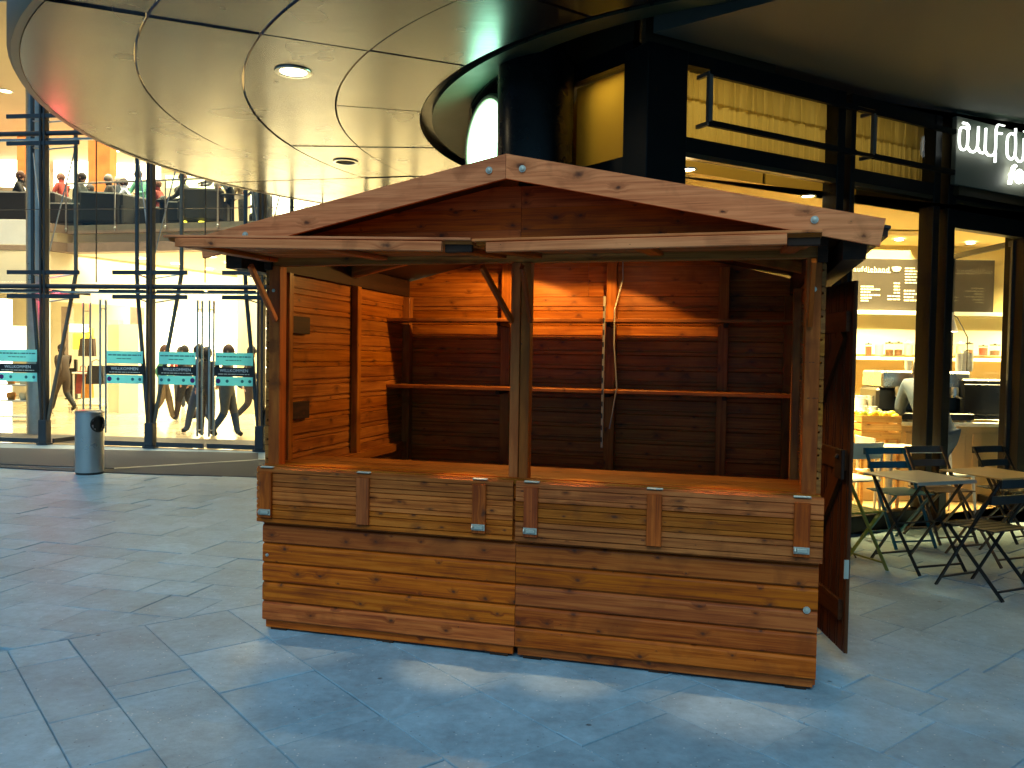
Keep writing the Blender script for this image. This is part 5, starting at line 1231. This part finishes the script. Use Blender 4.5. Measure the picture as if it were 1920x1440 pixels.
# jars
jars = [(1628, 'jar_fill_red', 14, 24, 'red labelled tin at the left end of the cafe wall shelf'), (1648, 'jar_fill_pale', 17, 27, 'glass jar of pale goods next to the red tin'), (1667, 'jar_fill_brown', 17, 26, 'glass jar half full of dark goods, third on the shelf'),
        (1684, 'jar_fill_brown', 17, 26, 'glass jar half full of dark goods, fourth on the shelf'), (1703, 'jar_fill_pale', 18, 27, 'wide glass jar of pale goods right of the dark jars'), (1722, 'jar_fill_pale', 17, 27, 'glass jar of pale goods beside the black door post'),
        (1782, 'jar_fill_pale', 15, 26, 'glass jar seen just right of the door post'), (1800, 'jar_fill_pale', 17, 26, 'glass jar of pale goods in the doorway view'), (1817, 'jar_fill_brown', 15, 25, 'glass jar with dark base in the doorway view'), (1843, 'jar_fill_red', 18, 20, 'low jar of red goods on the right of the shelf'), (1865, 'jar_fill_brown', 20, 22, 'wide jar of brown goods at the right end of the shelf')]
for px_, fill, w, h, lab in jars:
    p = atY(px_, 667.5, CB-.14); k = (CB-.14)/FPX; r = w*k/2*.92; hh = h*k
    e = empty('storage_jar', (p.x, CB-.14, p.z), 0, lab, 'jar', 'jars on the cafe shelf')
    MB().lathe([(0, .002), (r*.9, .002), (r, .012), (r, hh*.82), (r*.9, hh*.88)], n=14).build('body', 'glass_jar', e, smooth=True)
    MB().lathe([(0, .006), (r*.85, .006), (r*.9, hh*(.75 if fill != 'jar_fill_brown' else .45)), (0, hh*(.78 if fill != 'jar_fill_brown' else .5))], n=12).build('contents', fill, e, smooth=True)
    MB().lathe([(0, hh*.88), (r*.95, hh*.88), (r*.95, hh*.97), (r*.3, hh*.98), (r*.25, hh*1.05), (0, hh*1.06)], n=14).build('lid', 'lid_dark' if fill != 'jar_fill_pale' else 'white_china', e, smooth=True)
# counter
ctr = empty('cafe_counter', (4.3, 9.55, .004), 0, 'long cafe service counter with a pale front', 'counter')
MB().box((-.6, 0, 0), (3.4, .6, .88), .01).build('front', 'cafe_front', ctr); MB().box((-.65, -.05, .88), (3.45, .65, .93), .008).build('worktop', 'white_lacquer', ctr)
for k in range(5): MB().box((-.52+.78*k, -.012, .10), (-.52+.78*k+.70, 0, .80), .004).build('front_panel', 'cafe_front', ctr)
CT = .934
# espresso machine
p = atY(1726, 800, 9.75); ko = 9.75/FPX
em = empty('espresso_machine', (p.x, 9.75, CT), 0, 'large black and steel espresso machine with cups on top', 'coffee machine')
MB().box((-.55, -.05, .10), (.55, .45, .38), .03).build('body', 'machine_black', em); MB().box((-.52, -.10, .38), (.52, .45, .58), .02).build('head', 'machine_steel', em)
MB().box((-.5, -.25, .02), (.5, .1, .10), .01).build('drip_tray', 'machine_black', em)
for k in range(3):
    MB().lathe([(0, .28), (.045, .28), (.05, .36), (.04, .40)], n=12).build('group_head', 'machine_steel', em, smooth=True).location = (-.32+.32*k, -.12, 0)
    MB().tube([(-.32+.32*k, -.14, .29), (-.32+.32*k, -.30, .27)], .014, 6).build('portafilter', 'machine_black', em)
for sx in (-.48, .48):
    for sy in (-.15, .38): MB().tube([(sx, sy, 0), (sx, sy, .11)], .025, 8).build('foot', 'machine_steel', em)
p = atY(1840, 800, 9.7); sm = empty('coffee_grinder_cabinet', (p.x, 9.62, CT), 0, 'black counter display box to the right of the espresso machine', 'cabinet')
MB().box((-.30, -.02, .03), (.34, .42, .50), .02).build('body', 'machine_black', sm); MB().box((-.28, -.035, .08), (.32, -.02, .44), .005).build('front', 'machine_black', sm); MB().box((.18, -.045, .40), (.28, -.034, .42)).build('handle', 'machine_steel', sm)
# cups, jugs
def cup_stack(px_, py_, Y, n, lab, r=.04, zb=None):
    p = atY(px_, py_, Y); e = empty('cup_stack', (p.x, Y, p.z if zb is None else zb), 0, lab, 'cups', 'stacks of white cups')
    for k in range(n): MB().lathe([(0, 0), (r*.7, 0), (r, .055), (r*.92, .055), (r*.62, .008), (0, .008)], n=14).build('cup', 'white_china', e, smooth=True).location = (0, 0, .032*k)
cups = [(1618, 'leftmost stack of white cups beside the stall door'), (1632, 'second stack of white cups from the stall door'), (1648, 'stack of white cups left of the espresso machine'), (1700, 'white cups on the left of the espresso machine top'), (1716, 'white cups on top of the espresso machine beside the door post'), (1795, 'leftmost cup tower seen through the doorway'), (1805, 'middle cup tower seen through the doorway'), (1815, 'right cup tower seen through the doorway')]
for i, (px_, lab) in enumerate(cups):
    onm = px_ > 1690
    cup_stack(px_, 770, 9.85, (7, 8, 6, 3, 4, 6, 7, 6)[i], lab, .042, CT+(.585 if onm else .0))
for i, (px_, py_) in enumerate(((1620, 755), (1638, 752), (1630, 715))):
    p = atY(px_, py_, 9.7); e = empty('milk_jug', (p.x, 9.70, CT), 0, ('white jug at the left end of the cafe counter', 'white jug second from left on the cafe counter', 'tall white jug behind the smaller jugs')[i], 'jug', 'jugs on the cafe counter')
    if i == 2: e.location.y = 9.95
    s_ = 1.0 if i < 2 else 1.7
    MB().lathe([(0, 0), (.05, 0), (.055, .05), (.042, .13), (.048, .16)], n=14).build('body', 'white_china', e, smooth=True); MB().tube(smooth([(.045, 0, .13), (.09, 0, .12), (.085, 0, .06), (.05, 0, .04)]), .007, 6).build('handle', 'white_china', e, smooth=True); e.scale = (s_,)*3
# lamp over the counter
p = atY(1784, 622, 9.4); pl = empty('pendant_lamp', (p.x, 9.4, p.z), 0, 'small white cone lamp glowing over the cafe counter', 'lamp')
MB().lathe([(.075, 0), (.06, .03), (.02, .16), (.012, .22), (0, .22)], n=20).build('shade', 'white_lacquer', pl, smooth=True); MB().lathe([(0, .004), (.07, .002)], n=16).build('bulb', 'lamp_warm', pl)
MB().tube([(0, 0, .2), (.06, .0, .16), (.35, .3, -.05), (.38, .35, -.5)], .007, 6).build('arm', 'lid_dark', pl, smooth=True)
# fruit crate
p = atY(1640, 822, 9.0); fc = empty('fruit_crate', (p.x, 9.0, p.z), 0, 'wooden slatted fruit crate on a stand in front of the cafe counter', 'crate')
W2, D2_ = .21, .16
for k in range(3):
    for s_ in (-1, 1): stick('slat', (-W2, s_*D2_, .05+.085*k), (W2, s_*D2_, .05+.085*k), .07, .01, NY, 'wood_crate', fc)
    for s_ in (-1, 1): stick('slat', (s_*W2, -D2_, .05+.085*k), (s_*W2, D2_, .05+.085*k), .07, .01, NX, 'wood_crate', fc)
for sx in (-1, 1):
    for sy in (-1, 1): MB().bar((sx*(W2-.015), sy*(D2_-.015), -p.z+.006), (sx*(W2-.015), sy*(D2_-.015), .26), .03).build('corner_post', 'wood_crate', fc)
MB().box((-W2+.01, -D2_+.01, .0), (W2-.01, D2_-.01, .015)).build('bottom', 'wood_crate', fc)
fr_names = []
q = random.Random(8)
for k in range(16):
    fx, fy = -W2+.05+.11*(k % 4), -D2_+.05+.075*(k//4)
    o = MB().ball((0, 0, 0), (.042, .034, .034), 10, 7).build('lemon' if k % 5 else 'lime', 'lemon' if k % 5 else 'apple_green', None, smooth=True)
    o.location = (fc.location.x+fx+q.uniform(-.01, .01), 9.0+fy, p.z+.255+q.uniform(-.008, .02)); o.rotation_euler = (q.random(), q.random(), q.random()*3)
    tag(o, 'yellow lemon heaped in the wooden fruit crate' if k % 5 else 'green lime heaped in the wooden fruit crate', 'lemon' if k % 5 else 'lime', 'lemons in the fruit crate' if k % 5 else 'limes in the fruit crate')
# guest bending at the counter, half hidden by the post
pp = atY(1742, 800, 9.1); person('person in a blue and grey jacket bending at the cafe counter', (pp.x+.0, 9.05, .006), R(80), pose_stand(.1, .30), 'cloth_blue', 'cloth_black', 'hair_dark', coat=True, wide=1.15)
# white chairs and table inside
def white_chair(x, y, rz, lab):
    e = empty('white_chair', (x, y, .005), rz, lab, 'chair', 'white chairs inside the cafe')
    MB().box((-.21, -.21, .43), (.21, .21, .46), .012).build('seat', 'white_lacquer', e)
    pts = [(-.20+.40*i/8, .19+.035*math.sin(math.pi*i/8), 0) for i in range(9)]
    m = MB(); vs = []
    for (u, v, _) in pts: vs += [(u, v, .66), (u, v+.02, .66), (u, v+.02+.02, .82), (u, v+.02, .82)]
    fs = [(0, 1, 2, 3), (32, 35, 34, 33)]
    for i in range(8):
        for k in range(4): fs.append((4*i+k, 4*i+4+k, 4*i+4+(k+1) % 4, 4*i+(k+1) % 4))
    m.add(vs, fs).build('backrest', 'white_lacquer', e)
    for sx in (-1, 1):
        MB().tube([(sx*.19, .18, .44), (sx*.19, .21, .70)], .016, 8).build('back_post', 'white_lacquer', e)
        for sy in (-1, 1): MB().tube([(sx*.18, sy*.18, .44), (sx*.205, sy*.21, 0)], [.018, .012], 8).build('leg', 'white_lacquer', e)
white_chair(3.40, 8.25, R(200), 'white chair inside the cafe window left of the post'); white_chair(4.62, 8.75, R(8), 'white chair seen through the cafe doorway'); white_chair(3.95, 8.72, R(95), 'white chair with its side to the window behind the inner table')
e = empty('white_table', (3.90, 8.50, .005), R(12), 'white square table just inside the cafe window', 'table')
MB().box((-.36, -.36, .71), (.36, .36, .74), .006).build('table_top', 'white_lacquer', e); MB().tube([(0, 0, .02), (0, 0, .71)], .035, 10).build('leg', 'white_lacquer', e); MB().lathe([(0, 0), (.25, 0), (.24, .02), (0, .03)], n=20).build('base', 'white_lacquer', e)

# ================================================================== BISTRO TABLES AND CHAIRS ON THE TERRACE
def bistro_table(x, y, rz, lab, top, frame, s=.57):
    e = empty('bistro_table', (x, y, .004), rz, lab, 'table', 'folding bistro tables'); h = s/2
    MB().box((-h, -h, .700), (h, h, .712), .003).box((-h, -h, .686), (h, -h+.012, .7)).box((-h, h-.012, .686), (h, h, .7)).build('table_top', top, e)
    for sx in (-1, 1):
        MB().bar((sx*(h-.06), -h+.02, 0), (sx*(h-.06), h-.05, .69), .022, .012).build('leg', frame, e)
        MB().bar((sx*(h-.085), h-.02, 0), (sx*(h-.085), -h+.05, .69), .022, .012).build('leg', frame, e)
    for sy, sx in ((-1, h-.06), (1, h-.085)): MB().bar((-sx, sy*(h-.06), .055), (sx, sy*(h-.06), .055), .014).build('stretcher', frame, e)
    MB().tube([(-h+.06, 0, .345), (h-.06, 0, .345)], .007, 6).build('pivot', frame, e)
def bistro_chair(x, y, rz, lab, mat):
    e = empty('bistro_chair', (x, y, .004), rz, lab, 'chair', 'folding bistro chairs')       # faces local -y
    for sx in (-1, 1):
        MB().bar((sx*.195, -.24, 0), (sx*.195, .225, .82), .026, .012).build('long_leg', mat, e)
        MB().bar((sx*.170, .25, 0), (sx*.170, -.18, .45), .026, .012).build('short_leg', mat, e)
    for z, d in ((.795, .0), (.675, .0)):
        y0 = -.24+.465*z/.82
        vs = []; n = 8
        m = MB()
        for i in range(n+1):
            xx = -.205+.41*i/n; yy = y0+.018+.02*math.sin(math.pi*i/n); vs += [(xx, yy-.007, z-.03), (xx, yy+.007, z-.03), (xx, yy+.012, z+.03), (xx, yy-.002, z+.03)]
        fs = [(0, 1, 2, 3), (4*n, 4*n+3, 4*n+2, 4*n+1)]+[(4*i+k, 4*i+4+k, 4*i+4+(k+1) % 4, 4*i+(k+1) % 4) for i in range(n) for k in range(4)]
        m.add(vs, fs).build('back_slat', mat, e)
    for k in range(6): MB().box((-.20, -.20+.066*k, .452+.004*(k in (0, 5))), (.20, -.20+.066*k+.056, .466), .003).build('seat_slat', mat, e)
    for yy, sx, z in ((-.21, .195, .06), (.22, .17, .06)): MB().bar((-sx, yy, z), (sx, yy, z), .013).build('stretcher', mat, e)
bistro_table(3.22, 6.50, R(19), 'square grey green bistro table nearest to the stall door', 'grey_paint', 'black_paint')
bistro_table(3.98, 6.78, R(22), 'square ochre bistro table to the right of the grey one', 'ochre_top', 'brown_paint')
bistro_table(4.85, 6.95, R(25), 'ochre bistro table cut by the right edge of the picture', 'ochre_top', 'black_paint')
bistro_chair(3.46, 7.32, R(12), 'teal folding chair behind the grey bistro table', 'teal_paint')
bistro_chair(3.93, 7.52, R(14), 'brown folding chair behind the ochre bistro table by the post', 'brown_paint')
bistro_chair(4.62, 7.62, R(22), 'black folding chair far right in front of the cafe door', 'black_paint')
bistro_chair(3.38, 5.82, R(205), 'black folding chair in the foreground of the terrace, back to the viewer', 'black_paint')
bistro_chair(2.62, 6.42, R(112), 'olive green folding chair half hidden behind the open stall door', 'olive_paint')
bistro_chair(2.66, 6.98, R(75), 'brown folding chair behind the olive one by the cafe window', 'brown_paint')
bistro_chair(4.10, 5.98, R(190), 'black folding chair at the right edge in front of the ochre table', 'black_paint')
bistro_chair(4.55, 6.30, R(260), 'dark red folding chair between the two ochre tables', 'red_paint')
